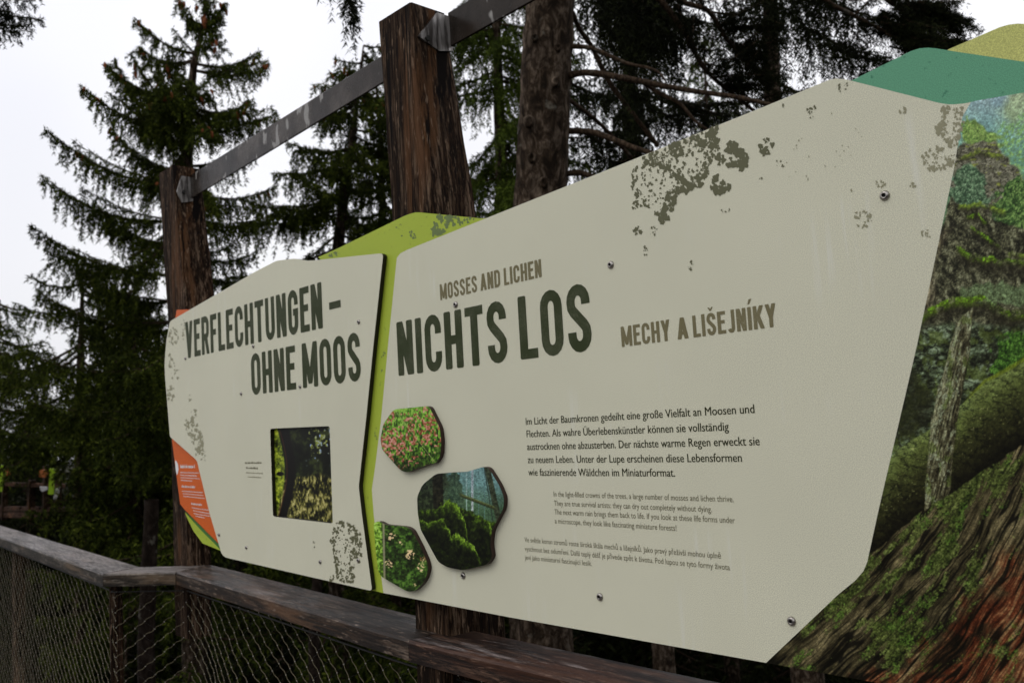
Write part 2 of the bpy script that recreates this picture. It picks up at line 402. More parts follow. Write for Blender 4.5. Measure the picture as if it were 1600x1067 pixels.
plank('handrail_plank', (R0, J-gap*.0, J+n1*WID, R0+n1*WID), ZR, TH, M_WET, rail, seed=2)['label'] = 'dark red-brown soaked plank under the large board'
plank('handrail_plank', (J+gap, C2, B2, J+gap+n2*WID*1.03), ZR+.001, TH, M_RAIL, rail, seed=7)
g3 = (C1-C2)/np.linalg.norm(C1-C2)*.002
plank('handrail_plank', (C2+g3, C1, B3, B2+g3), ZR-.001, TH, M_RAILG, rail, seed=11)['label'] = 'short corner plank'
g4 = (L0-C1)/np.linalg.norm(L0-C1)*.002
plank('handrail_plank', (C1+g4, L0, L0+n4*WID, B3+g4), ZR, TH, M_RAILG, rail, seed=13)['label'] = 'pale wet plank at far left'
# posts of the railing below the planks
def beam(name, x, y, z0, z1, wx, wy, M, parent, rot=0, seed=0, taper=None):
    rs = np.random.default_rng(seed); n = 26; V = []; Fc = []; bv = .006
    for i in range(n):
        t = i/(n-1); z = z0*(1-t)+z1*t
        ox, oy, ax, ay = (0, 0, wx/2, wy/2) if taper is None else taper(t)
        e = (rs.random(8)-.5)*.0025
        base = [(-ax+bv, -ay), (ax-bv, -ay), (ax, -ay+bv), (ax, ay-bv), (ax-bv, ay), (-ax+bv, ay), (-ax, ay-bv), (-ax, -ay+bv)]
        for q, (u, v) in enumerate(base): V.append((ox+u+e[q], oy+v+e[q], z))
    for i in range(n-1):
        for j in range(8):
            j2 = (j+1) % 8; Fc.append((i*8+j, i*8+j2, i*8+8+j2, i*8+8+j))
    Fc.append(tuple(range(7, -1, -1))); Fc.append(tuple((n-1)*8+i for i in range(8)))
    me = mesh_py(name, V, Fc); me.materials.append(M)
    o = bpy.data.objects.new(name, me); COL.objects.link(o); o.location = (x, y, 0); o.rotation_euler = (0, 0, rot)
    if parent: o.parent = parent; o.matrix_parent_inverse = parent.matrix_basis.inverted()
    return o
for (x, y, r, w, sd_) in ((-3.985, 1.325, -.3, .05, 1), (-1.80, 1.375, 0, .11, 2), (-6.2, 1.49, .06, .06, 3), (-8.2, 1.60, .06, .06, 5), (-.1, 1.37, 0, .12, 6)):
    beam('post', x, y, -.3, ZR-TH-.002, w, w, M_POST, rail, r, sd_)
# cable netting: two families of wavy cables and the ferrules where they meet
def netting(a, b, ztop, zbot, parent, k):
    a = np.array(a); b = np.array(b); L = np.linalg.norm(b-a); d = (b-a)/L; nn = np.array([d[1], -d[0]])
    cw, ch = .088, .060; B = Buf(); K = Buf(); B2_ = Buf(); rs = np.random.default_rng(k)
    nx = int(L/cw)+1; nz = int((ztop-zbot)/ch)
    # node grid (rows shifted by half a cell)
    P = {}
    for r in range(nz*2+1):
        for c in range(-1, nx+1):
            s = (c+(.5 if r % 2 else 0))*cw
            z = ztop-r*ch/2-.012*math.sin(3.1*s+k)
            P[r, c] = np.array([a[0]+d[0]*s, a[1]+d[1]*s, z])+np.array([*(nn*((rs.random()-.5)*.006+(.020*math.sin(7.2*s+k) if k == 2 else 0)*min(1, (ztop-z)/.25))), (rs.random()-.5)*.004])
    def ok(p):
        s = (p[0]-a[0])*d[0]+(p[1]-a[1])*d[1]; return -.02 <= s <= L+.02
    h = np.array([0, 0, 1.0])
    for (r, c), p in P.items():
        if not ok(p): continue
        for cc in ((c, c-1) if r % 2 == 0 else (c+1, c)):
            q = P.get((r+1, cc))
            if q is None or not ok(q): continue
            sg = 1 if q@np.array([d[0], d[1], 0]) > p@np.array([d[0], d[1], 0]) else -1
            t = np.linspace(0, 1, 5)[:, None]; path = p*(1-t)+q*t
            path[:, 2] += np.sin(t[:, 0]*2*np.pi)*-.0035
            strong = (((q-p)[0]*d[0]+(q-p)[1]*d[1]) < 0) != (k == 3)
            (B if strong else B2_).add(*tube(path, .0009 if strong else .0003, 3))  # strands that catch no light: their dimness is put into thin, dark wire
        V_, F_ = box_vf(p, np.array([d[0], d[1], 0])*.0017, np.array([nn[0], nn[1], 0])*.0012, h*.0012); K.add(V_, F_)
    tag(link('cable_net', B.mesh('cable_net'), M_CABLE, parent), kind='stuff')
    tag(link('cable_net_cross_strands', B2_.mesh('cable_net_cross_strands'), M_SOCKET, parent), kind='stuff')
    tag(link('cable_ferrules', K.mesh('cable_ferrules'), M_KNOT, parent), kind='stuff')
    t = np.linspace(0, 1, 12)[:, None]; e3 = lambda p, z: np.array([p[0], p[1], z])
    V_, F_ = tube(e3(a, ztop+.004)*(1-t)+e3(b, ztop+.004)*t, .0028, 6); link('edge_cable', mesh_np('edge_cable', V_, F_, True), M_SOCKET, parent)
ins = .05; zt, zb = ZR-TH-.035, -.02
netting(R0+n1*ins, J+n1*ins, zt, zb, rail, 1); netting(J+n2*ins, C2+n2*ins*.8+n3*ins*.2, zt, zb, rail, 2)
netting(C2+n3*ins, C1+n3*ins, zt, zb, rail, 3); netting(C1+n4*ins, L0+n4*ins, zt, zb, rail, 4)

# walkway deck under the camera: planks across the walk
deck = tag(bpy.data.objects.new('walkway_deck', None), kind='structure'); COL.objects.link(deck)
dm = mesh_py('deck_plank', *box_vf((0, 0, 0), (.068, 0, 0), (0, 1.42, 0), (0, 0, .02))); dm.materials.append(M_RAILG)
rs = np.random.default_rng(3)
for i in range(76):
    o = bpy.data.objects.new('plank', dm); COL.objects.link(o); o.parent = deck; o.location = (-8.9+i*.145, -.02+.0*i, -.022+.002*rs.random())
for y in (-1.0, 1.0): link('joist', mesh_py('joist', *box_vf((-3.4, y, -.14), (5.6, 0, 0), (0, .05, 0), (0, 0, .09))), M_RAIL, deck)

# ------------------------------------------------------------------ big timber posts
YP = 1.404
def big_post(name, base_pts, Yf, label, seed, z0=-.35):
    """base_pts: (photo y, left x px, mid x px, side-right x px) rows from top to bottom"""
    rows = []
    for (yl, xl, ym, xm, yr, xr) in base_pts:
        l = atY(xl, yl, Yf); mm = atY(xm, ym, Yf); dpt = atX(xr, yr, mm[0])
        rows.append((.5*(l[2]+mm[2]), l[0], mm[0], dpt[1]))
    rows.sort(); z = np.array([r[0] for r in rows])
    z1 = z[-1]
    f = lambda zz, i: float(np.interp(zz, z, [r[i] for r in rows]))
    cx = f(ZR, 1); 
    def taper(t):
        zz = z0*(1-t)+z1*t; a, b_, y2 = f(zz, 1), f(zz, 2), f(zz, 3)
        return ((a+b_)/2-cx, (Yf+y2)/2-Yf, (b_-a)/2, (y2-Yf)/2)
    o = empty(name, (cx, Yf, 0), label, 'post', 'timber posts behind the info boards')
    beam('timber', cx, Yf, z0, z1, .15, .15, M_POST, o, 0, seed, taper)
    return o, f
midpost, fm = big_post('timber_post', [(37, 591, 2, 641, 15, 697), (100, 595.5, 100, 650, 75, 706.5), (344, 612, 340, 677, 340, 748), (981, 648, 992, 705, 975, 790)], YP,
    'thick reddish-brown timber post with square top rising behind the gap between the boards', 5)
farpost, ff = big_post('timber_post', [(268, 247, 262, 262+8, 268, 313), (300, 249, 298, 273, 300, 317.5), (500, 262, 500, 292, 455, 339), (880, 271, 882, 293, 878, 330)], 1.54,
    'dark timber post at the left end, behind the orange and grey board', 6, ZR-.30)
# flat steel bars between the posts
M_PLATE, nt, b = mat('lit_streaked_steel', .35, .5, .6); p = pos(nt)  # paler than the bar: the plate's brighter lighting is put into its colour
nt.links.new(ramp(nt, noise(nt, p, 70, 3, .6, (1, 1, .12)), [(.42, (.06, .052, .046)), (.60, (.38, .36, .34))]), b.inputs['Base Color'])
def steel_bar(name, p0, p1, z0, z1, zb0, zb1, label, tab=None, bolt=True):
    """p0,p1: plan positions; z0/z1 bottom, zb top heights at both ends"""
    p0 = np.array(p0); p1 = np.array(p1); d = (p1-p0)/np.linalg.norm(p1-p0); n_ = np.array([d[1], -d[0]])*.004
    o = empty(name, (p0[0], p0[1], z0), label, 'steel bar', 'flat steel bars between the posts')
    V = []; 
    for (p, a, b_) in ((p0, z0, zb0), (p1, z1, zb1)):
        for s in (-1, 1):
            for zz in (a, b_): V.append((p[0]+s*n_[0], p[1]+s*n_[1], zz))
    Fc = [(0, 1, 3, 2), (4, 6, 7, 5), (0, 4, 5, 1), (2, 3, 7, 6), (0, 2, 6, 4), (1, 5, 7, 3)]
    me = mesh_py('bar', V, Fc); bm = bmesh.new(); bm.from_mesh(me); bmesh.ops.recalc_face_normals(bm, faces=bm.faces)
    bmesh.ops.bevel(bm, geom=bm.edges[:], offset=.0012, segments=1, affect='EDGES'); bm.to_mesh(me); bm.free()
    link('bar', me, M_BAR, o)
    lower = [(p0[0], p0[1]-.0), (p1[0], p1[1])]
    if tab:
        X, yb, ytip, zt_, za, zc = tab          # bent end plate lying flat on the side face of the post, pointed
        x0, x1 = X+.0035, X+.0115
        out = [(yb+.004, zc), (yb-.045, zc), (ytip, zt_), (yb-.045, za-.012), (yb+.004, za)]
        V = [(x1, y, z) for y, z in out]+[(x0, y, z) for y, z in out]; k = len(out)
        Fc = [tuple(range(k)), tuple(range(2*k-1, k-1, -1))]+[(i, (i+1) % k, k+(i+1) % k, k+i) for i in range(k)]
        me = mesh_py('end_plate', V, Fc); bm = bmesh.new(); bm.from_mesh(me); bmesh.ops.recalc_face_normals(bm, faces=bm.faces); bm.to_mesh(me); bm.free()
        pl = link('end_plate', me, M_PLATE, o)
        th = np.linspace(0, 2*np.pi, 7)[:-1]; c = np.array([x1+.001, ytip+.028, zt_])
        V = [(c[0]+dx, c[1]+math.cos(t)*.0075, c[2]+math.sin(t)*.0075) for dx in (-.001, .006) for t in th]
        Fc = [tuple(range(5, -1, -1)), tuple(range(6, 12))]+[(i, (i+1) % 6, 6+(i+1) % 6, 6+i) for i in range(6)]
        link('bolt', mesh_py('bolt', V, Fc), M_SOCKET, pl)
    return o
z_ = 1.6
YB = 1.528
Xs = fm(z_+1.09, 2)
t0 = atX(650, 59, Xs)
steel_bar('steel_bar', (Xs+.006, YB), (1.2, YB-.01), z_+1.040, z_+1.040, z_+1.137, z_+1.137, 'flat steel bar from the middle post up to the top edge of the picture',
    tab=(Xs, YB, t0[1], t0[2], z_+1.028, z_+1.125))
Xf = ff(z_+1.05, 2); e0 = atX(298, 292, Xf); tf = atX(275, 300, Xf); eb = atX(299, 311, Xf); et = atX(299, 275, Xf)
steel_bar('steel_bar', (Xf+.006, e0[1]), (fm(z_+1.08, 1)-.004, YB-.01), eb[2], z_+1.042, et[2], z_+1.122, 'flat steel bar spotted with droppings between the two timber posts',
    tab=(Xf, e0[1], tf[1], tf[2], eb[2]-.012, et[2]-.01))

# ------------------------------------------------------------------ info boards
YB0 = 1.350; YL = YB0-.0145
grey_left = [(625.5, 396), (620, 403), (607, 532), (595, 659), (585.5, 734), (581, 764), (584, 805), (599, 926)]
grey = [(599, 926), (797, 964), (1197, 1035), (1310, 928), (1336, 907), (1349, 892), (1355, 878), (1372, 800), (1434, 534), (1490, 267), (1504, 182), (1517, 160),
        (1507, 162), (1494, 163.3), (1482, 163.5), (1468, 161.5), (1330, 126.5), (1318, 124), (1306, 123), (1295, 125.5), (1200, 164.5), (947, 266.5), (800, 325), (635, 391)]
grey_poly = grey[:]+grey_left[:-1]
teal = [(1330, 126.5), (1468, 161.5), (1482, 163.5), (1494, 163.3), (1507, 162), (1517, 160), (1527, 157.5), (1538, 155.5), (1600, 145)]
teal_top = [(1600, 97), (1480, 79), (1462, 76), (1450, 75), (1437, 76), (1424, 80)]
def ext(px, py, dx):                   # same height, dx metres further right on the board plane -> pixel
    p = atY(px, py, YB0); p = p+np.array([dx, 0, 0]); x, y = proj(p); return (float(x), float(y))
e1 = ext(1600, 145, .30); e2 = ext(1600, 97, .30); e3 = ext(1600, 38, .30)
teal_poly = teal+[e1, e2]+teal_top
olive_poly = [(1480, 79), (1600, 97), e2, e3, (1604, 38), (1590, 37.3), (1576, 39), (1562, 43), (1482, 77.5)]
bz = atY(1197, 1035, YB0)[2]; br = np.array([atY(1600, 500, YB0)[0]+.30, YB0, bz]); e4 = tuple(float(v) for v in proj(br)); 
pic_poly = [(1197, 1035), e4, e1, (1600, 145), (1538, 155.5), (1527, 157.5), (1517, 160), (1504, 182), (1490, 267), (1434, 534), (1372, 800), (1355, 878), (1349, 892), (1336, 907), (1310, 928)]
green_poly = [(497, 402), (525, 389.5), (635, 336, 10), (650, 331.5, 8), (752, 341.5), (760, 341)]+[]+[(635, 391)]+grey_left+[(560, 917), (540, 800), (560, 640), (575, 470)]

big = empty('info_board', (-1.2, YB0, .9), 'large grey info board with a moss forest picture at its right end', 'info board')
TB = .010
slab('grey_panel', grey_poly, YB0, TB, M_GREY, M_EDGE_LIGHT, big)
slab('green_panel', rounded(green_poly), YB0, TB, M_GREEN, M_EDGE_LIGHT, big)['label'] = 'lime green strip between the two grey panels'
slab('teal_panel', teal_poly, YB0, TB, M_TEAL, M_EDGE_LIGHT, big)['label'] = 'teal green top panel'
slab('olive_panel', olive_poly, YB0+.002, TB, M_OLIVE, M_EDGE_LIGHT, big)['label'] = 'pale olive corner panel'
slab('picture_panel', pic_poly, YB0+.0004, TB-.0004, M_EDGE, M_EDGE, big)

leftb = empty('info_board', (-2.6, YL, .9), 'smaller grey info board with a window hole, left of the lime strip', 'info board')
lb = [(265.5, 502, 4), (400, 424), (432, 407.5, 4), (460, 404, 6), (480, 407.5, 6), (490, 407, 4), (599, 395.5, 7), (584, 534), (572, 654), (560.5, 760, 6), (565, 800), (581.5, 923, 6), (400, 881.5),
      (347.5, 869.5, 9), (327, 800), (307.5, 719, 4), (265.5, 682, 3), (256.5, 572, 20), (260, 532)]
hole = [(422, 669.5, 4), (426.5, 806.5, 4), (520, 817.5, 4), (515, 665.5, 4)]
slab('grey_panel', rounded(lb), YL, .0125, M_GREY, M_EDGE, leftb, [rounded(hole)])
orange_poly = [(276, 484, 2), (297, 483.5), (330, 500), (330, 560), (290, 640), (330, 720), (360, 800), (362, 855), (344, 851.5), (288.5, 796), (281.5, 787), (269, 690), (268, 600), (272, 510)]
orb = empty('info_board', (-3.9, YB0, .9), 'orange info board tucked behind the left grey board', 'info board')
slab('orange_panel', rounded(orange_poly), YB0+.001, .010, M_ORANGE, M_EDGE, orb)
slab('dark_green_panel', [(288.5, 797), (344, 852), (343, 857), (312, 826)], YB0+.004, .006, M_DKGREEN, M_EDGE, orb)
slab('green_panel', [(289, 799.5), (312, 826), (343, 857), (350, 861), (343.5, 859.5), (316.5, 848.5), (302, 829), (291, 806)], YB0+.004, .008, M_GREEN, M_EDGE, orb)

# brackets that hold the boards to the posts
for (par, x, ya, yb_, nm) in ((big, fm(1.6, 1)+.07, YB0+TB+.001, YP-.001, 'mount'), (big, .15, YB0+TB+.001, 1.50, 'mount')):
    for z in (1.35, 1.95):
        link('mounting_bracket', mesh_py('mounting_bracket', *box_vf((x, (ya+yb_)/2, z), (.03, 0, 0), (0, (yb_-ya)/2, 0), (0, 0, .02))), M_EDGE, par)
o3 = empty('timber_post', (.15, 1.5, 0), 'timber post behind the right end of the large board, hidden by it', 'post', 'timber posts behind the info boards')
beam('timber', .15, 1.57, -.3, 2.0, .15, .14, M_POST, o3, 0, 9)

# screws ---------------------------------------------------------------
def screw_mesh():
    pr_ = [(.0, .0008), (.0026, .0008), (.0030, .0042), (.0045, .0045), (.0062, .0036), (.0076, .0018), (.0080, 0)]
    n = 20; V = []; Fc = []
    for r, h in pr_:
        for i in range(n): t = 2*math.pi*i/n; V.append((r*math.cos(t), -h, r*math.sin(t)))
    for k in range(len(pr_)-1):
        for i in range(n): j = (i+1) % n; Fc.append((k*n+i, k*n+j, (k+1)*n+j, (k+1)*n+i))
    me = mesh_py('screw', V, Fc, False); bm = bmesh.new(); bm.from_mesh(me); bmesh.ops.remove_doubles(bm, verts=bm.verts, dist=1e-6)
    bmesh.ops.recalc_face_normals(bm, faces=bm.faces)
    bm.to_mesh(me); bm.free()
    me.materials.append(M_STEEL); me.materials.append(M_SOCKET)
    for p in me.polygons:
        r = math.hypot(p.center[0], p.center[2]); p.material_index = 1 if r < .0029 else 0; p.use_smooth = r > .003
    return me
SM = screw_mesh()
def screws(lst, Y, parent):
    for x, y in lst:
        o = link('screw', SM, None, parent); o.location = Vector(atY(x, y, Y-.0002))
screws([(1382.5, 306), (954.5, 414), (712, 476), (724, 899), (937.5, 932), (1237, 970)], YB0, big)
screws([(560.6, 503), (396, 541), (290, 560), (377, 615), (469, 604), (342.5, 835), (385, 855), (500.5, 877.5), (560, 875)], YL, leftb)
for ob in COL.objects:                 # the left board's screws are a little smaller
    if ob.name.startswith('screw') and ob.parent == leftb: ob.scale = (.8, .8, .8)

# lettering -------------------------------------------------------------
def arc(cx, cy, rx, ry, a0, a1, n=9):
    return [(cx+rx*math.cos(math.radians(a)), cy+ry*math.sin(math.radians(a))) for a in np.linspace(a0, a1, n)]
TW = .182
def glyph(ch, t=TW):
    a = t/2; hb = t*.42                # half of vertical / horizontal stroke
    w = dict(I=t, M=.66, W=.66, E=.42, F=.40, L=.40, J=.38, T=.46, V=.50, A=.52, Y=.50, K=.50).get(ch, .48)
    if ch == '-': w = .36
    R = []; D = []
    ro = (w/2-a); rt = ro*1.15
    st = lambda x: D.append((x, 0, x, 1, t))
    if ch in 'EFLHNMRDKI': st(a)
    if ch in 'HNM': st(w-a)
    if ch in 'EL': R.append([(a, hb), (w, hb)])
    if ch in 'EF': R += [[(a, 1-hb), (w, 1-hb)], [(a, .53), (w*.88, .53)]]
    if ch == 'H': R.append([(a, .5), (w-a, .5)])
    if ch == 'T': st(w/2); R.append([(0, 1-hb), (w, 1-hb)])
    if ch == 'N': D.append((w-a*1.1, 0, a*1.1, 1, t*1.05))
    if ch == 'M': D += [(w/2, .08, a*1.1, 1, t), (w/2, .08, w-a*1.1, 1, t)]
    if ch == 'V': D += [(w/2, 0, a*1.05, 1, t*1.05), (w/2, 0, w-a*1.05, 1, t*1.05)]
    if ch == 'A': D += [(a*1.05, 0, w/2, 1, t*1.05), (w-a*1.05, 0, w/2, 1, t*1.05)]; R.append([(w*.28, .27), (w*.72, .27)])
    if ch == 'Y': D += [(w/2, .40, a*1.05, 1, t*1.05), (w/2, .40, w-a*1.05, 1, t*1.05), (w/2, 0, w/2, .45, t)]
    if ch == 'K': D += [(a*1.6, .36, w-a*1.05, 1, t*1.1), (w-a*1.0, 0, w*.42, .62, t*1.1)]
    if ch == '-': R.append([(0, .43), (w, .43)])
    if ch in 'OCG':
        pts = arc(w/2, 1-rt-hb, ro, rt, 0, 180)+arc(w/2, rt+hb, ro, rt, 180, 360)
        if ch == 'O': pts.append(pts[0]); 
        elif ch == 'C': pts = [(w-a, .66)]+pts+[(w-a, .34)]
        else: pts = [(w-a, .66)]+pts+[(w-a, .53)]; R.append([(w*.5, .50), (w, .50)])
        R.append(pts)
    if ch == 'U': R.append([(a, 1)]+arc(w/2, rt+hb, ro, rt, 180, 360)+[(w-a, 1)])
    if ch == 'J': R.append([(w-a, 1)]+arc(w/2, rt+hb, ro, rt, 360, 190)+[])
    if ch == 'D': R.append([(a, 1-hb)]+arc(w/2, 1-rt-hb, ro, rt, 90, 0)+arc(w/2, rt+hb, ro, rt, 0, -90)+[(a, hb)])
    if ch == 'R': R.append([(a, 1-hb)]+arc(w/2, 1-rt*.8-hb, ro, rt*.8, 90, 0)+arc(w/2, .46+rt*.8, ro, rt*.8, 0, -90)+[(a, .46)]); D.append((w-a*.9, 0, w*.55, .48, t))
    if ch == 'S': R.append([(w-a, .70)]+arc(w/2, 1-rt-hb, ro, rt, 0, 180)+[(a+.01, .66), (a+.05, .60), (w/2, .5), (w-a-.05, .40), (w-a-.01, .34)]+arc(w/2, rt+hb, ro, rt, 0, -180)+[(a, .30)])
    return w, R, D
def ribbon(pts, t, closed=False):
    P = np.array(pts, float); 
    keep = [0]+[i for i in range(1, len(P)) if np.linalg.norm(P[i]-P[i-1]) > 1e-5]; P = P[keep]
    T = np.gradient(P, axis=0)
    if np.linalg.norm(P[0]-P[-1]) < 1e-4: T[0] = T[-1] = P[1]-P[-2]
    T /= np.linalg.norm(T, axis=1)[:, None]; Nn = np.stack([-T[:, 1], T[:, 0]], 1)*t/2
    V = np.concatenate([P+Nn, P-Nn]); n = len(P)
    Fc = [(n+i, n+i+1, i+1, i) for i in range(n-1)]
    return V, Fc
def word_geo(word):
    out = []; x = 0
    for ch in word:
        base = dict(Š='S', Í='I', Ň='N').get(ch, ch)
        w, R, D = glyph(base)
        for r in R:
            V_, F_ = ribbon(r, TW*.84 if len(r) == 2 else TW*.93); out.append((V_+np.array([x, 0]), F_))
        for (x0, y0, x1, y1, t) in D:
            r = .022
            V_ = np.array([(x0-t/2+r, y0), (x0+t/2-r, y0), (x0+t/2, y0+r), (x1+t/2, y1-r), (x1+t/2-r, y1), (x1-t/2+r, y1), (x1-t/2, y1-r), (x0-t/2, y0+r)])
            out.append((V_+np.array([x, 0]), [tuple(range(8))]))
        if ch == 'Š':
            for s in (-1, 1): out.append((np.array([(w/2-.04, 1.10), (w/2+.04, 1.10), (w/2+s*.10+.045, 1.26), (w/2+s*.10-.045, 1.26)])+np.array([x, 0]), [(0, 1, 2, 3)]))
        if ch == 'Í': out.append((np.array([(w/2-.06, 1.12), (w/2+.03, 1.12), (w/2+.15, 1.34), (w/2+.02, 1.34)])+np.array([x, 0]), [(0, 1, 2, 3)]))
        x += w+.085
    return out, x-.085
def title(name, words, Y, M, parent, base, top):
    """words: (text, left px, right px); base: two pixel points on the baseline; top: (x, y) pixel of the cap line"""
    b0 = atY(base[0][0], base[0][1], Y); b1 = atY(base[1][0], base[1][1], Y); tp = atY(top[0], top[1], Y)
    zb = (b0[2]+b1[2])/2; sl = (b1[2]-b0[2])/(b1[0]-b0[0]); H = tp[2]-(b0[2]+sl*(tp[0]-b0[0]))
    V = []; Fc = []; k = 0
    for txt, xl, xr in words:
        geo, w = word_geo(txt)
        X0 = atY(xl, base[0][1], Y)[0]; X1 = atY(xr, base[1][1], Y)[0]; sx = (X1-X0)/w
        for V_, F_ in geo:
            n0 = len(V)
            for u, v in V_:
                X = X0+u*sx; V.append((X, Y-.0004-k*4e-6, b0[2]+sl*(X-b0[0])+v*H))
            for f in F_: Fc.append(tuple(n0+i for i in f))
            k = (k+1) % 40
    me = mesh_py(name, V, Fc); bm = bmesh.new(); bm.from_mesh(me)
    for f in bm.faces:
        f.normal_update()
        if f.normal.y > 0: f.normal_flip()
    bm.to_mesh(me); bm.free()
    return link(name, me, M, parent)
title('title_lettering', [('VERFLECHTUNGEN', 290.6, 504.8), ('-', 517.6, 534)], YL, M_TITLE, leftb, ((298, 558.8), (504.8, 512.5)), (502.5, 440.3))
title('title_lettering', [('OHNE', 393.4, 463), ('MOOS', 474, 565.3)], YL, M_TITLE, leftb, ((412.9, 614.7), (500, 603)), (474.4, 536.5))
title('title_lettering', [('NICHTS', 623, 794.5), ('LOS', 815.5, 927.5)], YB0, M_TITLE, big, ((628, 586.8), (849, 557.5)), (623.5, 503))
title('subtitle_lettering', [('MOSSES', 688.2, 744.8), ('AND', 752, 781.5), ('LICHEN', 789.5, 846.8)], YB0, M_SUB, big, ((690.4, 468.9), (846.3, 432.8)), (845.7, 404.5))
title('subtitle_lettering', [('MECHY', 971.8, 1046.6), ('A', 1060, 1075), ('LIŠEJNÍKY', 1085, 1214.4)], YB0, M_SUB, big, ((975, 541.8), (1210, 510.7)), (1214, 473))

def para(name, lines, Y, M, parent, cap, bold=0.0, double=False):
    """lines: (text, x0, y0, x1, y1) baseline ends in photograph pixels; cap: cap height in metres"""
    bmo = bmesh.new()
    cu = bpy.data.curves.new('t', 'FONT'); cu.body = 'H'; cu.size = 1; cu.resolution_u = 3; to = bpy.data.objects.new('t', cu); COL.objects.link(to)
    dg = bpy.context.evaluated_depsgraph_get(); m0 = bpy.data.meshes.new_from_object(to.evaluated_get(dg)); capu = max(v.co.y for v in m0.vertices)
    cu.offset = bold
    for txt, x0, y0, x1, y1 in lines:
        cu.body = txt; dg.update() if hasattr(dg, 'update') else None
        bpy.context.view_layer.update(); dg = bpy.context.evaluated_depsgraph_get()
        m1 = bpy.data.meshes.new_from_object(to.evaluated_get(dg))
        xs = [v.co.x for v in m1.vertices]; xa, xb = min(xs), max(xs)
        A = atY(x0, y0, Y); B = atY(x1, y1, Y); s = (B[0]-A[0])/(xb-xa)
        for v in m1.vertices:
            t = (v.co.x-xa)*s; v.co = (A[0]+t, Y-.0004, A[2]+(B[2]-A[2])*t/(B[0]-A[0])+v.co.y*cap/capu)
        bmo.from_mesh(m1)
        if double:
            for v in m1.vertices: v.co.x += .00045; v.co.y -= .00002
            bmo.from_mesh(m1)
        bpy.data.meshes.remove(m1)
    for f in bmo.faces:
        f.normal_update()
        if f.normal.y > 0: f.normal_flip()
    me = bpy.data.meshes.new(name); bmo.to_mesh(me); bmo.free(); bpy.data.objects.remove(to); bpy.data.curves.remove(cu)
    return link(name, me, M, parent)
capG = atY(1102, 634.5, YB0)[2]-atY(1102, 647.6, YB0)[2]
para('german_text', [
    ('Im Licht der Baumkronen gedeiht eine große Vielfalt an Moosen und', 822, 663.6, 1179, 645.0),
    ('Flechten. Als wahre Überlebenskünstler können sie vollständig', 823.2, 683, 1138.9, 672.4),
    ('austrocknen ohne abzusterben. Der nächste warme Regen erweckt sie', 824, 702.9, 1187.2, 695.3),
    ('zu neuem Leben. Unter der Lupe erscheinen diese Lebensformen', 824.9, 723.2, 1159.4, 721.2),
    ('wie faszinierende Wäldchen im Miniaturformat.', 826, 742.8, 1055, 744.3)], YB0, M_TEXT, big, capG, .0, True)
capE = capG*.72
para('english_text', [
    ('In the light-filled crowns of the trees, a large number of mosses and lichen thrive.', 865.4, 775.4, 1146.8, 784.2),
    ('They are true survival artists: they can dry out completely without dying.', 866, 789.6, 1112.7, 799.9),
    ('The next warm rain brings them back to life. If you look at these life forms under', 866.8, 803.2, 1148.7, 817.2),
    ('a microscope, they look like fascinating miniature forests!', 867.3, 817.2, 1057.4, 829.2)], YB0, M_TEXT2, big, capE, .0)
para('czech_text', [
    ('Ve světle korun stromů roste široká škála mechů a lišejníků. Jako pravý přeživší mohou úplně', 820, 846.3, 1127, 872.4),
    ('vyschnout bez odumření. Další teplý déšť je přivede zpět k životu. Pod lupou se tyto formy života', 820.4, 860.3, 1140.8, 890.4),
    ('jeví jako miniaturní fascinující lesík.', 820.4, 873.8, 925.2, 883.9)], YB0, M_TEXT2, big, capE*.96, .0)
# unreadably small lines: word-long rows of tiny strokes
def rows(name, lst, Y, M, parent, seed):
    rs = np.random.default_rng(seed); V = []; Fc = []
    for (x0, y0, x1, y1, hp) in lst:
        A = atY(x0, y0, Y); B = atY(x1, y1, Y); H = atY(x0, y0-hp, Y)[2]-A[2]; L = B[0]-A[0]; u = 0; w = H*.45; left = int(rs.integers(3, 9))
        while u < L-w:
            left -= 1
            if left < 0: u += w*1.1; left = int(rs.integers(3, 9)); continue
            hh = H*(1.0 if rs.random() < .25 else .68); z = A[2]+(B[2]-A[2])*u/L; k = len(V)
            for (a, b_) in ((0, 0), (w*.72, 0), (w*.72, hh), (0, hh)): V.append((A[0]+u+a, Y-.0004, z+b_))
            Fc.append((k, k+1, k+2, k+3)); u += w
    link(name, mesh_py(name, V, Fc), M, parent)
rows('small_caption', [(383.3, 724.2, 409.5, 724.0, 3.2), (384.5, 731.8, 403.5, 732.8, 3.2)], YL, M_TEXT2, leftb, 1)
rows('small_caption', [(384.5, 738.8, 411, 740.2, 1.8), (387.5, 745.4, 408.3, 746.6, 1.8)], YL, M_SUB, leftb, 2)
rows('orange_board_text', [(282, 731, 305, 731, 5.5), (281.5, 738.5, 311, 739.5, 1.8), (282, 742.5, 308, 744, 1.8), (282.3, 746.5, 312, 748.3, 1.8), (283, 750.6, 301, 752, 1.8),
    (284, 761, 305.5, 762.5, 3.5), (284.5, 767.5, 317, 770, 1.7), (286, 771.5, 318, 774.5, 1.7), (286.5, 775.5, 320, 779, 1.7),
    (299, 788, 316.5, 790, 3.2), (300, 793.5, 326, 797.5, 1.7), (302, 798, 328, 803, 1.7), (302.5, 802.5, 329, 807, 1.7), (305.5, 806.5, 320, 809.5, 1.7)], YB0+.001, M_WHITE, orb, 3)
slab('white_dot', [(273.5, 719), (275.5, 720), (278, 725), (279, 732), (278, 739), (276.3, 742), (274.6, 735)], YB0+.0006, .0003, M_WHITE, M_WHITE, orb)

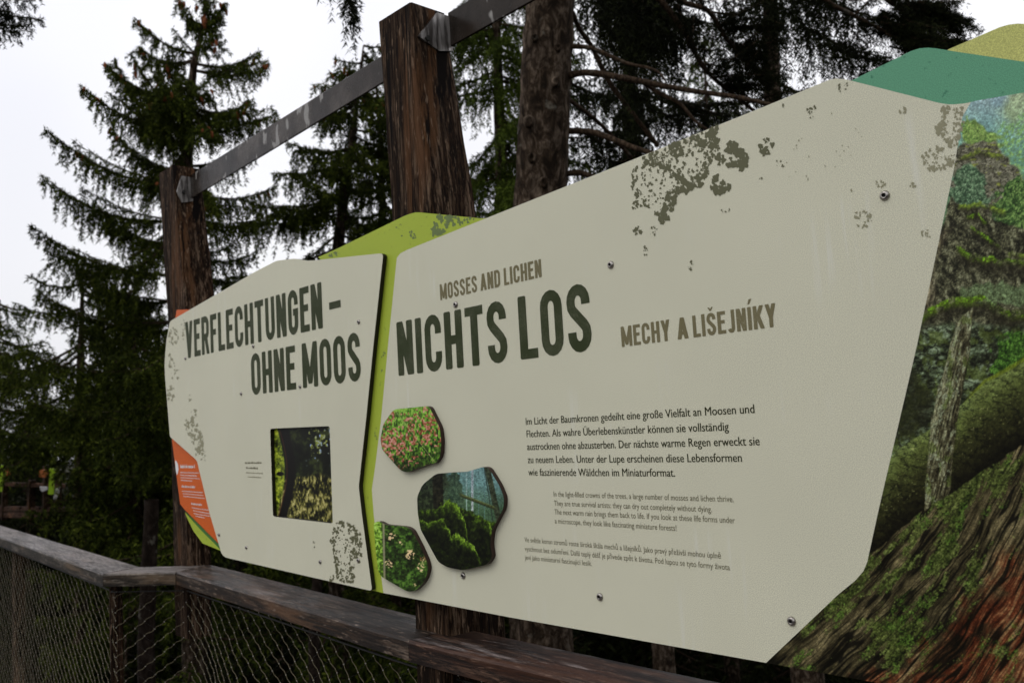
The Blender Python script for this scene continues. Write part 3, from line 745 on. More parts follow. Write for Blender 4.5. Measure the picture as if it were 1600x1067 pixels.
# lichen shapes printed on the grey --------------------------------------
def lichen(name, patches, Y, M, parent, seed, step=.9):
    rs = np.random.default_rng(seed); V = []; Fc = []
    off = 0; lay = 0
    for poly, dens, rad, gapk in patches:
        lay += 1
        P = np.array(poly, float); x0, y0 = P.min(0)-4; x1, y1 = P.max(0)+4
        gx, gy = np.meshgrid(np.arange(x0, x1, step), np.arange(y0, y1, step))
        dd = sdf(gx, gy, poly); area = (dd > 0).sum()*step*step
        n = int(area*dens/(rad*rad*3.1)); fld = np.full(gx.shape, -9.0)
        pts = []
        while len(pts) < n:
            q = P.min(0)+rs.random(2)*(P.max(0)-P.min(0)); s = sdf(np.array([q[0]]), np.array([q[1]]), poly)[0]
            if s > 0 and rs.random() < (.45+.55*math.exp(-s/9.0)): pts.append((q[0], q[1], rad*(.5+rs.random()*.9)*(1.15 if s < 8 else .75)))
        for (cx, cy, r) in pts:
            a = rs.random()*6.28; dx = (gx-cx)/.8; dy = gy-cy
            fld = np.maximum(fld, r*(1+.22*np.sin(3*np.arctan2(dy, dx)+a))-np.hypot(dx, dy))
        g = fbm(gx*.32, gy*.28, seed, 3)
        fld = fld-gapk*np.clip(1-np.abs(g-.5)*16, 0, 1)*1.6+(dd*.2).clip(-2, 0)
        iy, ix = np.nonzero(fld > 0)
        cx = gx[iy, ix]; cy = gy[iy, ix]; h = step*.51
        A = [atY(cx+sx*h, cy+sy*h, Y-.0002-.00003*lay) for sx, sy in ((-1, 1), (1, 1), (1, -1), (-1, -1))]
        vv = np.stack(A, 1).reshape(-1, 3); k = len(cx)
        V.append(vv); Fc.append(np.arange(k*4).reshape(-1, 4)+off); off += k*4
    me = mesh_np(name, np.concatenate(V), np.concatenate(Fc)); return link(name, me, M, parent)
def blob(cx, cy, rx, ry): return [(cx+rx*math.cos(t), cy+ry*math.sin(t)) for t in np.linspace(0, 2*np.pi, 9)[:-1]]
lichen('lichen_print', [
    ([(1002, 248), (1047, 226), (1108, 203), (1121, 198), (1122, 214), (1124, 232), (1112, 250), (1104, 276), (1092, 292), (1078, 296), (1066, 286), (1050, 270), (1030, 262), (1012, 268)], 1.35, 3.0, 1.0),
    ([(1085, 214), (1120, 200), (1121, 224), (1112, 232), (1092, 230)], 1.5, 4.4, .7), (blob(1056, 236, 12, 10), 1.3, 4.2, .8), (blob(1066, 292, 13, 12), 1.4, 4.2, .6), (blob(1088, 284, 12, 8), 1.1, 4, .6),
    ([(1124, 236), (1140, 222), (1150, 226), (1156, 236), (1162, 232), (1168, 242), (1166, 260), (1156, 266), (1148, 256), (1138, 262), (1122, 262), (1118, 248)], 1.7, 4.4, .7),
    ([(986, 262), (1012, 250), (1048, 262), (1060, 282), (1058, 312), (1044, 346), (1030, 350), (1022, 334), (1008, 322), (994, 322), (988, 296)], .50, 2.2, .6),
    ([(1044, 300), (1056, 292), (1055, 322), (1042, 348), (1032, 350), (1028, 342)], 1.6, 3.0, .6),
    ([(1110, 284), (1122, 272), (1146, 282), (1142, 292), (1128, 306), (1112, 304)], 1.6, 4.4, .5),
    (blob(996, 361, 7, 9), 1.0, 2.6, .5), (blob(993, 322, 5, 10), .7, 2, .4), (blob(1021, 362, 7, 8), .3, 1.1, .2),
    (blob(1199, 229, 13, 14), .8, 3.2, .8), (blob(1189, 278, 3, 4), .8, 1.5, .2), (blob(1080, 415, 6, 8), .4, 1.2, .2), (blob(1222, 165, 3, 3), .8, 1.2, 0),
    (blob(1218, 256, 9, 6), .16, 1, 0), (blob(1268, 174, 8, 12), .28, 1.4, .2), (blob(1318, 136, 10, 9), .22, 1.1, .2), (blob(1008, 392, 4, 9), .3, .9, 0), (blob(1134, 329, 9, 4), .22, 1, 0)], YB0, M_LICHEN, big, 3)
lichen('lichen_print', [
    ([(1466, 168), (1508, 166), (1506, 190), (1500, 214), (1496, 228), (1484, 232), (1474, 216), (1462, 212), (1460, 200), (1470, 192), (1472, 180)], .78, 2.6, .6),
    (blob(1472, 206, 10, 9), 1.3, 3, .5), (blob(1482, 222, 7, 6), 1.2, 3, .5), (blob(1476, 171, 8, 4), 1.2, 2.4, .4),
    ([(1440, 244), (1462, 228), (1482, 234), (1494, 244), (1490, 258), (1470, 268), (1446, 266), (1438, 256)], .75, 2.3, .6),
    (blob(1411, 175, 6, 8), .75, 1.9, .4), (blob(1374, 287, 10, 7), .5, 1.6, .2), (blob(1426, 289, 7, 6), .4, 1.6, .2),
    (blob(1348, 342, 17, 14), .45, 1.8, .3), (blob(1447, 365, 10, 8), .28, 1.2, .1), (blob(1332, 299, 3, 5), .4, 1.2, .1),
    (blob(1240, 260, 30, 40), .010, 1, 0), (blob(1300, 220, 60, 50), .006, 1, 0)], YB0, M_LICHEN_FAINT, big, 8).__setitem__('label', 'brownish grey lichen print at the upper right')
lichen('lichen_print', [
    ([(519, 826), (530, 812), (548, 818), (556, 838), (556, 860), (553, 880), (555, 905), (548, 912), (527, 906), (524, 880), (520, 860), (515, 840)], .70, 1.9, .7),
    ([(550, 820), (562, 832), (566, 850), (567, 868), (560, 882), (552, 866), (556, 844)], .85, 2.0, .6), (blob(519, 903, 4, 6), 1.0, 1.8, .3), (blob(490, 850, 3, 6), .3, .9, 0)], YL, M_LICHEN, leftb, 12, .8)
lichen('lichen_print', [
    ([(298, 636), (306, 640), (309, 655), (316, 680), (320, 695), (317, 710), (305, 716), (304, 700), (294, 678), (288, 665), (290, 655), (298, 660)], .85, 1.8, .8),
    (blob(318, 712, 7, 9), .3, 1.2, .2), (blob(267, 614, 6, 13), .75, 1.6, .5), (blob(297, 622, 2, 5), .8, 1.2, .2), (blob(266, 563, 5, 11), .45, 1.4, .4),
    (blob(271, 526, 8, 14), .5, 1.4, .5), (blob(286, 515, 4, 18), .3, 1.0, .3), (blob(274, 580, 8, 16), .12, 1, 0)], YL, M_LICHEN_FAINT, leftb, 15, .8)
M_LICHG = plain('dark_green_lichen_print', pr(78, 92, 48)[:3], .5)
lichen('lichen_print', [
    ([(683, 338), (706, 339), (712, 352), (690, 364), (676, 372), (677, 355)], 1.25, 3.2, .7), ([(706, 339), (750, 342), (735, 347), (712, 356), (704, 352)], .55, 1.8, .5),
    ([(506, 403), (524, 393), (527, 400), (516, 401)], 1.2, 2.0, .5), (blob(643, 368, 9, 7), .4, 1.6, .2), (blob(620, 362, 26, 14), .03, 1, 0), (blob(588, 677, 4, 10), .3, 1.2, .1),
    ([(596, 560), (603, 532), (601, 560), (592, 620)], .1, 1, 0)], YB0, M_LICHG, big, 21).__setitem__('label', 'dark green lichen print on the lime strip')

# ------------------------------------------------------------------ printed pictures
def picture(name, poly, Y, paint, parent, step, th=0):
    P = np.array([q[:2] for q in poly], float)
    Wp = atY(P[:, 0], P[:, 1], Y)[:, [0, 2]]; lo = Wp.min(0); hi = Wp.max(0)
    nx = int((hi[0]-lo[0])/step)+2; nz_ = int((hi[1]-lo[1])/step)+2
    gx, gz = np.meshgrid(np.linspace(lo[0], hi[0], nx), np.linspace(lo[1], hi[1], nz_)); gx = gx.ravel(); gz = gz.ravel()
    d = sdf(gx, gz, Wp)
    idx = np.arange(nx*nz_).reshape(nz_, nx); q = np.stack([idx[:-1, :-1], idx[:-1, 1:], idx[1:, 1:], idx[1:, :-1]], -1).reshape(-1, 4)
    q = q[(d[q] > 0).any(1)]
    out = np.unique(q); bad = out[d[out] <= 0]
    bx, bz2 = gx[bad], gz[bad]; best = np.full(len(bad), 1e9); tx = bx.copy(); tz = bz2.copy()
    for i in range(len(Wp)):
        a = Wp[i]; b_ = Wp[(i+1) % len(Wp)]; e = b_-a; t = np.clip(((bx-a[0])*e[0]+(bz2-a[1])*e[1])/(e@e+1e-12), 0, 1)
        x = a[0]+e[0]*t; z = a[1]+e[1]*t; dd = np.hypot(x-bx, z-bz2); m_ = dd < best; best[m_] = dd[m_]; tx[m_] = x[m_]; tz[m_] = z[m_]
    gx[bad] = tx; gz[bad] = tz
    remap = np.full(nx*nz_, -1); remap[out] = np.arange(len(out)); q = remap[q]
    V = np.stack([gx[out], np.full(len(out), Y), gz[out]], -1)
    px, py = proj(V); c = np.clip(lin(np.clip(paint(px, py), 0, 255))*PRINT_K, 0, .9)
    me = mesh_np(name, V, q); ca = me.color_attributes.new('print', 'FLOAT_COLOR', 'POINT')
    ca.data.foreach_set('color', np.concatenate([c, np.ones((len(c), 1))], 1).astype(np.float32).ravel())
    return link(name, me, M_PIC, parent)
def C3(*c): return np.array(c, float)
def over(im, k, c):
    k = np.clip(k, 0, 1)[..., None]; c = c if getattr(c, 'ndim', 1) > 1 else np.asarray(c, float)[None]
    return im*(1-k)+c*k
def gradc(t, stops):
    xs = [s[0] for s in stops]; return np.stack([np.interp(t, xs, [s[1][i] for s in stops]) for i in range(3)], -1)
def curve_d(px, py, pts):              # distance below (+) a left-to-right curve
    P = np.array(pts, float); return py-np.interp(px, P[:, 0], P[:, 1])
def leaves(im, px, py, poly, cols, s, seed, soft=9, fill=.45):
    d = sdf(px, py, poly)+(fbm(px*.09, py*.09, seed, 4)-.5)*soft*4
    n = fbm(px*s, py*s, seed+5, 4); n2 = vn(px*s*2.6, py*s*2.6, seed+9)
    t = .6*n+.4*n2; k = ss(d, -2, 4)*ss(t, 1-fill-.25, 1-fill)
    return over(im, k, gradc(t, [(.3, cols[0]), (.5, cols[1]), (.68, cols[2])]))
def ledge(im, px, py, pts, th, cols, seed, x0, x1, under=14):
    w = (fbm(px*.08, py*.0+1, seed, 3)-.5)*9+(vn(px*.5, py*.5, seed+2)-.5)*3
    d = curve_d(px, py, pts)+w; inx = ss(px, x0, x0+8)*ss(-px, -x1, -x1+8)
    dk = ss(d, th*.5, th)*(1-ss(d, th, th+under))
    im = over(im, dk*inx*.62, C3(30, 27, 16))
    br = ss(fbm(px*.07, py*.07, seed+7, 3), .36, .50); k = ss(d, -2, 1)*(1-ss(d, th*.5, th+5))*inx*(.25+.75*br); t = fbm(px*.35, py*.5, seed+4, 3)-d*.030
    return over(im, k, gradc(t, [(.25, cols[0]), (.5, cols[1]), (.7, cols[2])]))
def f_tr(px, py): return fbm(px*.5, py*.5, 98, 3)
def paint_forest(px, py):
    sh = px.shape; n = fbm(px*.05, py*.05, 1, 5); fine = fbm(px*.45, py*.45, 2, 3)
    # misty top
    im = gradc(py, [(140, (132, 152, 160)), (200, (112, 150, 142)), (260, (96, 138, 112)), (330, (84, 116, 80))])
    im = im+((n-.5)*30)[..., None]*np.array([1.0, 1.0, .6])
    im = over(im, ss(sdf(px, py, blob(1600, 170, 36, 40))+(n-.5)*40, -10, 20)*.5, C3(148, 158, 88))
    im = leaves(im, px, py, [(1500, 205), (1512, 186), (1530, 192), (1560, 212), (1568, 232), (1545, 240), (1505, 240)], ((74, 100, 52), (102, 134, 62), (136, 160, 86)), .30, 11, 7, .75)
    im = leaves(im, px, py, [(1565, 205), (1640, 150), (1640, 300), (1570, 260)], ((90, 124, 80), (104, 146, 96), (128, 166, 92)), .22, 12, 8, .4)
    # cliff
    cl = [(1494, 236), (1505, 224), (1530, 218), (1556, 220), (1566, 234), (1576, 250), (1590, 262), (1596, 285), (1592, 320), (1570, 345), (1500, 345), (1485, 300)]
    d = sdf(px, py, cl)+(n-.5)*16; r = fbm(px*.12+py*.03, py*.22, 21, 5); rr = 1-np.abs(2*fbm(px*.09, py*.16, 23, 4)-1)
    rock = gradc(r*.6+rr*.4, [(.35, (58, 56, 42)), (.55, (92, 92, 74)), (.75, (128, 126, 106))])
    im = over(im, ss(d, -1, 2), rock)
    im = over(im, ss(d, 0, 3)*ss(rr, .86, .95)*.8, C3(38, 36, 26))
    im = over(im, ss(d, 0, 4)*ss(1-py/400+fbm(px*.1, py*.3, 25, 3), .98, 1.08)*.7, C3(118, 128, 44))
    im = ledge(im, px, py, [(1495, 246), (1520, 238), (1545, 236), (1600, 258)], 4, ((70, 84, 30), (112, 128, 44), (136, 150, 60)), 31, 1494, 1570, 8)
    # blue-green shrub left, bright shrub right
    im = leaves(im, px, py, [(1488, 262), (1520, 256), (1542, 280), (1545, 318), (1500, 330), (1484, 305)], ((36, 54, 38), (66, 92, 64), (112, 138, 104)), .26, 41, 7, .8)
    im = leaves(im, px, py, [(1548, 330), (1565, 292), (1600, 276), (1680, 250), (1680, 372), (1600, 362), (1560, 352)], ((30, 46, 22), (60, 90, 42), (110, 140, 72)), .24, 43, 8, .8)
    # dark slope of roots
    sl = [(1486, 305), (1494, 318), (1540, 328), (1560, 345), (1600, 358), (1900, 350), (1900, 520), (1400, 520), (1430, 480)]
    d = sdf(px, py, sl)+(n-.5)*10; g = fbm(px*.16-py*.04, py*.10, 51, 5); g = .6*g+.4*fbm(px*.6, py*.6, 52, 2)
    im = over(im, ss(d, -1, 3), gradc(g, [(.34, (22, 22, 14)), (.48, (50, 50, 34)), (.58, (78, 78, 56)), (.70, (116, 118, 90))]))
    # grey root flare at the left
    u = (px-1470)+(py-390)*.25; root = ss(-np.abs(u+14+6*np.sin(py*.05)), -26, -6)*ss(py, 340, 380)*ss(-py, -505, -480)
    g = fbm(u*.30, py*.06, 53, 5)
    im = over(im, root*.9, gradc(g, [(.3, (46, 40, 28)), (.52, (96, 88, 66)), (.7, (142, 134, 108))]))
    mg = ((56, 70, 18), (88, 124, 24), (116, 168, 34)); mg2 = ((74, 88, 30), (104, 128, 40), (136, 164, 52))
    im = ledge(im, px, py, [(1495, 322), (1530, 316), (1550, 322), (1600, 340)], 5, mg2, 61, 1494, 1575)
    im = ledge(im, px, py, [(1510, 337), (1530, 335), (1545, 350)], 4, mg, 62, 1508, 1545)
    im = ledge(im, px, py, [(1515, 352), (1535, 365), (1560, 382), (1565, 390)], 4, mg, 63, 1514, 1566)
    im = ledge(im, px, py, [(1490, 382), (1510, 394), (1535, 400), (1560, 405), (1700, 405)], 9, mg, 64, 1492, 1900, 30)
    im = ledge(im, px, py, [(1560, 394), (1600, 398), (1700, 392)], 5, mg2, 65, 1572, 1900, 8)
    im = leaves(im, px, py, [(1500, 452), (1560, 440), (1640, 448), (1640, 480), (1500, 470)], ((52, 62, 36), (76, 90, 58), (104, 124, 84)), .3, 66, 6, .6)
    # rock wall with grey-green lichen
    g = fbm(px*.10+py*.05, py*.17, 71, 5); rr = 1-np.abs(2*fbm(px*.07, py*.12, 72, 4)-1); lit = fbm(px*.03, py*.03, 73, 2)
    wall = gradc(g*.65+lit*.15+.20*fbm(px*.5, py*.6, 77, 3), [(.36, (20, 23, 13)), (.46, (50, 58, 38)), (.56, (82, 96, 70)), (.70, (124, 140, 110))])
    im = over(im, ss(py+(n-.5)*16, 500, 512), wall)
    im = over(im, ss(py, 505, 515)*ss(rr, .82, .95)*.75, C3(18, 18, 10))
    im = over(im, ss(py, 505, 520)*ss(fbm(px*.09, py*.09, 74, 4), .5, .62)*.6, C3(66, 78, 28))
    dk = ss(sdf(px, py, [(1380, 560), (1440, 575), (1465, 640), (1452, 672), (1400, 690), (1370, 700)])+(n-.5)*30, -6, 14)
    im = over(im, dk*.72, C3(26, 27, 14))
    im = ledge(im, px, py, [(1425, 512), (1445, 488), (1470, 470), (1500, 463), (1530, 462), (1560, 478), (1580, 486), (1700, 480)], 15, mg, 75, 1420, 1900, 24)
    im = leaves(im, px, py, [(1545, 575), (1560, 530), (1590, 516), (1700, 500), (1700, 600), (1590, 590), (1560, 590)], ((22, 36, 12), (44, 76, 22), (84, 126, 44)), .25, 76, 8, .75)
    # mossy boulder
    up_ = [(1370, 742), (1405, 700), (1450, 672), (1500, 635), (1540, 596), (1600, 562), (1700, 520)]; lo_ = [(1340, 880), (1440, 800), (1490, 768), (1545, 730), (1600, 690), (1700, 620)]
    du = curve_d(px, py, up_)+(n-.5)*6; dl = curve_d(px, py, lo_); t = np.clip(du/(du-dl+1e-3), 0, 1)
    g = fbm(px*.08+py*.05, py*.16-px*.05, 81, 5)
    b_ = gradc(t*1.05+(g-.5)*.42, [(.0, (94, 108, 56)), (.22, (70, 79, 36)), (.5, (44, 47, 21)), (.75, (28, 28, 12)), (1.0, (14, 13, 6))])
    cr_ = 1-np.abs(2*fbm(px*.05+py*.03, py*.09-px*.03, 86, 4)-1); b_ = b_*(.90+.28*fbm(px*.4, py*.4, 87, 4))[..., None]*(1-.45*ss(cr_, .88, .97))[..., None]
    im = over(im, ss(du, -1, 2), b_); im = over(im, ss(du, 2, 6)*ss(vn(px*.28, py*.34, 84), .86, .95)*ss(-t, -.9, -.6)*.6, C3(128, 132, 78))
    im = over(im, ss(du, -6, -2)*(1-ss(du, 0, 5))*ss(px, 1500, 1530)*.8, C3(98, 112, 26))
    # upright dead trunk
    tr = [(1523, 478), (1518, 500), (1517, 545), (1506, 600), (1497, 650), (1490, 700), (1486, 760), (1478, 800), (1444, 806), (1446, 740), (1455, 660), (1464, 610), (1480, 560), (1494, 505), (1508, 490)]
    d = sdf(px, py, tr)+(fbm(px*.2, py*.05, 91, 3)-.5)*5; u = px+(py-640)*.24
    g = fbm(u*.42, py*.05, 92, 5); lft = (u-1445)/52.0
    g = g*.7+.3*fbm(px*.5, py*.3, 95, 3); c = gradc(g-np.clip((px-(1517-(py-480)*.22))/40, -.5, 1)*.16, [(.28, (18, 16, 8)), (.42, (46, 43, 27)), (.54, (78, 76, 52)), (.68, (128, 130, 98))])
    im = over(im, ss(d, -.5, 1.5), c)
    lc = ss(fbm(px*.16, py*.08, 96, 4)-(px-(1508-(py-480)*.22))*.003, .50, .58)*ss(vn(px*.5, py*.4, 97), .25, .6)
    im = over(im, ss(d, 0, 2)*lc*.75, gradc(f_tr(px, py), [(.3, (104, 112, 84)), (.7, (148, 158, 128))]))
    im = over(im, ss(d, 0, 2)*ss(fbm(px*.12, py*.06, 94, 3), .56, .66)*.45, C3(70, 88, 30))
    # big rotting log in front
    dl2 = dl+(fbm(px*.06, py*.06, 99, 3)-.5)*10
    ang = np.interp(px, [1200, 1400, 1500, 1650], [43, 47, 54, 64])*math.pi/180; u = (px-1400)*np.sin(ang)+(py-900)*np.cos(ang); v = (px-1400)*np.cos(ang)-(py-900)*np.sin(ang)
    wb = (fbm(px*.02, py*.02, 100, 2)-.5)*14; u = u+wb
    g = fbm(u*.11, v*.012, 101, 6); gf = fbm(u*.5, v*.045, 103, 4); ch = fbm(u*.05, v*.03, 104, 4); t = g*.42+gf*.33+ch*.25
    wood = gradc(t, [(.34, (10, 9, 4)), (.44, (34, 30, 17)), (.54, (62, 56, 35)), (.68, (112, 102, 70))])
    redk = ss(u+(fbm(px*.03, py*.03, 105, 4)-.5)*110+(py-900)*.25, 104, 150)*ss(py, 830, 890)*(.45+.6*ss(ch, .42, .56))
    red = gradc(t, [(.34, (10, 6, 3)), (.43, (44, 20, 9)), (.51, (72, 34, 17)), (.58, (98, 60, 36)), (.66, (132, 104, 66)), (.78, (160, 142, 104))])
    c = wood*(1-redk[..., None])+red*redk[..., None]
    gap_ = 1-np.abs(2*fbm(u*.06, v*.006, 106, 3)-1)
    c = over(c, ss(gap_, .90, .97)*.85, C3(8, 7, 3))
    mo = fbm(u*.045, v*.014, 107, 5)+.13*np.exp(-((u-34)/52)**2)-.16*redk-.06*ss(-u, 20, 90); mf = fbm(px*.42, py*.42, 108, 4); mm = fbm(u*.22, v*.10, 109, 4)
    k = ss(mo+(mf-.5)*.22+(mm-.5)*.20, .57, .66)
    c = over(c, k*.74, gradc(mf*.55+mm*.45, [(.30, (16, 20, 7)), (.44, (42, 53, 18)), (.56, (74, 90, 34)), (.72, (116, 132, 66))]))
    k2 = ss(fbm(px*.045, py*.045, 111, 4)+.05*(mo-.5), .62, .70)*ss(mo, .44, .54)*ss(mf, .36, .56)
    c = over(c, k2*.55, gradc(mf, [(.34, (32, 56, 12)), (.6, (58, 92, 24)), (.8, (84, 124, 42))]))
    im = over(im, ss(dl2, -1, 2), c)
    grain = .80+.42*vn(px*.62, py*.62, 120)*vn(px*.31+9, py*.31, 121)+.10*(vn(px*1.1, py*1.1, 122)-.5)
    lum = im.mean(-1, keepdims=True); im = lum+(im-lum)*.95; im = im*(.86+.30*ss(vn(px*.85, py*.85, 130)*.5+vn(px*.45, py*.45, 131)*.5, .25, .75))[..., None]
    return im*(1.0*grain)[..., None]
picture('forest_picture', pic_poly, YB0, paint_forest, big, .00118)['label'] = 'printed picture of mossy rocks, dead trunk and rotting log'

def raised(name, poly, paint, label, th=.0125):
    o = slab(name, rounded([(x, y, 6) for x, y in poly]), YB0-th, th-.0008, M_EDGE_RED, M_EDGE_RED, big); o['label'] = label
    picture('picture', rounded([(x, y, 6) for x, y in poly]), YB0-th-.0004, paint, o, .0011)
def paint_a(px, py): return _paint_a(px, py)*.86
def _paint_a(px, py):
    n = fbm(px*.12, py*.12, 1, 4); f = fbm(px*.35, py*.22, 2, 3); f2 = vn(px*.55, py*.38, 3)
    im = gradc(f*.6+f2*.4-(py-690)*.0022, [(.25, (22, 34, 10)), (.42, (58, 92, 24)), (.56, (98, 148, 42)), (.72, (140, 184, 74))])
    band = np.exp(-((py-(700-(px-600)*.45))/26)**2)+np.exp(-((px-612)/16)**2)*np.exp(-((py-695)/20)**2)+.4*np.exp(-((py-665)/14)**2)
    k = ss(vn(px*.34, py*.30, 7)+band*.25, .74, .84)
    im = over(im, ss(fbm(px*.16, py*.10, 12, 3)+(py-700)*.002, .52, .62)*.45, C3(26, 38, 12)); im = over(im, k*.9, gradc(vn(px*.5, py*.5, 8), [(.2, (120, 58, 36)), (.5, (172, 98, 78)), (.85, (210, 152, 140))]))
    im = over(im, ss(1-np.abs((px-655)*.8-(py-690)*.62)/1.2, 0, 1)*.6, C3(168, 184, 110))
    im = over(im, ss(1-np.abs((px-628)*.7+(py-668)*.9)/1.1, 0, 1)*.5, C3(150, 170, 96))
    return over(im, ss(py+n*14, 722, 742)*.6, C3(18, 24, 9))
raised('picture_disc', [(615, 639.5), (670, 634), (687, 668), (689.5, 690), (688, 712), (681, 724), (671, 724.5), (636, 738), (626, 735), (597, 702.5), (594.3, 686), (599, 662)], paint_a,
    'raised picture of green moss with red stalks')
def mound(im, px, py, pts, depth, lit, seed, edge=5):
    """one mossy hummock: its top line catches light, it falls away dark below"""
    P = np.array(pts, float); w = (fbm(px*.10, py*.10, seed, 4)-.5)*17+(vn(px*.5, py*.5, seed+9)-.5)*4; lit = lit*(.35+1.0*fbm(px*.09, py*.09, seed+7, 3))
    d = py-np.interp(px, P[:, 0], P[:, 1])+w; inx = ss(px, P[0, 0]-edge, P[0, 0]+edge)*ss(-px, -P[-1, 0]-edge, -P[-1, 0]+edge)
    f = fbm(px*.30, py*.22, seed+3, 4); e = np.exp(-np.clip(d, 0, 99)/depth)*lit
    c = gradc(e*.75+f*.5-.12, [(.08, (8, 10, 5)), (.28, (24, 32, 10)), (.45, (50, 70, 16)), (.62, (88, 118, 30)), (.82, (126, 156, 56))])
    return over(im, ss(d, -1, 2)*inx, c)
def paint_b(px, py):
    n = fbm(px*.06, py*.06, 31, 5); f = fbm(px*.3, py*.3, 33, 4)
    im = gradc(py+(n-.5)*20-(px-740)*.12, [(725, (112, 150, 150)), (760, (92, 126, 122)), (790, (58, 82, 58))])
    for (x, w, c) in ((729, 1.5, (140, 160, 156)), (738, 2.5, (150, 152, 160)), (748, 1.2, (84, 112, 112)), (757, 1.2, (78, 106, 108))):
        im = over(im, ss(w-np.abs(px-x), 0, 1.5)*.7, C3(*c))
    tri = ss(13-np.abs(px-710)-np.clip(742-py, 0, 30)*1.2+(py-760)*.16+(f-.5)*10, 0, 3)
    im = over(im, tri*.9, gradc(f, [(.3, (30, 44, 32)), (.7, (58, 76, 54))]))
    im = over(im, ss(706-px-(py-740)*.1+(n-.5)*16, 0, 10)*.9, gradc(f, [(.3, (16, 19, 10)), (.7, (48, 58, 34))]))
    im = over(im, ss(9-np.abs(px-684-(py-760)*.03), 0, 2), gradc(f, [(.3, (13, 13, 8)), (.7, (34, 34, 22))]))
    im = over(im, ss(5.5-np.abs(px-770-(py-770)*.22), 0, 2)*.95, gradc(f, [(.3, (28, 32, 20)), (.7, (62, 70, 50))]))
    im = over(im, ss(1.4-np.abs(px-763-(py-770)*.16), 0, 1)*.8, C3(40, 52, 42))
    im = mound(im, px, py, [(650, 800), (672, 796), (690, 785), (715, 788), (745, 806), (790, 822)], 9, .55, 401)
    im = over(im, ss(3.4-np.abs((py-773)-(px-719)*.38), 0, 1.5)*ss(px, 715, 722)*ss(-px, -778, -770), gradc((py-773)-(px-719)*.38, [(-3, (92, 104, 60)), (3, (26, 28, 14))]))
    im = mound(im, px, py, [(690, 786), (702, 782), (714, 788), (726, 808), (731, 840)], 11, .85, 411)
    im = mound(im, px, py, [(735, 812), (748, 806), (762, 816), (776, 840)], 12, .80, 421)
    im = mound(im, px, py, [(652, 812), (668, 816), (682, 810), (694, 813), (703, 830), (708, 850)], 8, .95, 431)
    im = mound(im, px, py, [(704, 838), (716, 834), (730, 842), (742, 856), (750, 876)], 9, 1.0, 441)
    im = mound(im, px, py, [(652, 846), (680, 852), (706, 868), (730, 880), (770, 886)], 6, .25, 451)
    ed = np.clip(sdf(px, py, [(655, 735), (790, 730), (790, 890), (700, 890), (650, 830)])/60, 0, 1)
    return im*(.72+.5*vn(px*.6, py*.6, 37))[..., None]*(.8+.3*ed)[..., None]
raised('picture_disc', [(681, 740), (705, 738), (729, 737), (742, 733), (757, 728.5), (764, 732), (780, 758), (787.5, 777), (786.6, 794), (777, 812), (768, 830), (766, 850), (769, 870), (761, 882), (723, 890.5), (699, 886), (685, 878), (657, 827), (652.5, 800), (651.6, 776), (660, 757)], paint_b,
    'raised picture of a misty mossy forest, largest of the three')
def paint_c(px, py):
    n = fbm(px*.1, py*.1, 51, 5); f = fbm(px*.4, py*.4, 52, 3)
    im = gradc(n*.6+f*.4, [(.34, (16, 20, 9)), (.5, (34, 52, 18)), (.64, (66, 100, 34)), (.78, (92, 120, 52))])
    im = over(im, ss(600-px+(py-860)*.05, 0, 4), gradc(f-(py-850)*.002, [(.3, (48, 70, 20)), (.6, (110, 150, 44)), (.8, (150, 180, 90))]))
    im = over(im, ss(2.6-np.abs(px-600-(py-860)*.02), 0, 2)*.8, C3(128, 122, 100))
    for (x, y, r) in ((612, 838, 8), (641, 866, 9), (608, 880, 7), (657, 886, 7), (626, 848, 5), (661, 873, 5), (650, 913, 4)):
        im = over(im, ss(r-np.hypot(px-x, py-y)+(f-.5)*8, 0, 3)*ss(vn(px*.5, py*.5, 55), .42, .6), C3(186, 164, 124))
    return over(im, ss(5-np.hypot((px-661)*.7, py-872), 0, 3)*ss(f, .4, .6), C3(112, 48, 36))
raised('picture_disc', [(583.5, 816.5), (592.5, 813.5), (601.5, 819.5), (634.5, 822.5), (643, 827), (657, 854), (667.5, 878), (669, 891), (663, 908), (649, 922.5), (637.5, 924.5), (595.5, 900.5), (591, 892), (587, 860)], paint_c,
    'raised picture of dark moss with cream lichen cups, at the lower corner')
# picture sunk in the left board's hole, with the curved dark rim of a viewer
def paint_d(px, py):
    n = fbm(px*.09, py*.09, 61, 5); f = fbm(px*.4, py*.36, 62, 3); v = vn(px*.3, py*.26, 63)
    im = gradc(n, [(.3, (7, 8, 4)), (.6, (16, 20, 9)), (.75, (40, 46, 20))])
    im = over(im, ss(v*.6+f*.4+np.exp(-((px-500)/18)**2)*np.exp(-((py-688)/14)**2)*.3, .72, .82)*ss(px, 470, 485)*ss(-py, -745, -700), gradc(f, [(.3, (66, 78, 24)), (.6, (130, 134, 70)), (.8, (112, 136, 190))]))
    d = curve_d(px, py, [(440, 748), (475, 742), (500, 738), (525, 744)])+(n-.5)*14
    im = over(im, ss(d, 0, 8), gradc(fbm(px*.5, py*.22, 66, 4)*.6+fbm(px*.12, py*.10, 67, 4)*.4, [(.38, (10, 10, 4)), (.48, (50, 50, 20)), (.57, (102, 98, 48)), (.68, (158, 152, 98))]))
    arcx = 441+9*np.sin((py-680)/110*math.pi)
    im = over(im, ss(8-np.abs(px-arcx-5), 0, 3), C3(10, 8, 6))
    im = over(im, ss(1.4-np.abs(px-arcx+1.5), 0, 1)*.6, C3(60, 30, 20))
    lf = ss(arcx-4-px, 0, 2)*ss(px, 427, 430)
    im = over(im, lf, gradc(f*.5+n*.5, [(.3, (20, 24, 8)), (.5, (90, 104, 26)), (.7, (156, 166, 50))]))
    im = over(im, ss(5-np.hypot((px-438)*.7, (py-740)*1.2), 0, 2), C3(8, 7, 5))
    return im
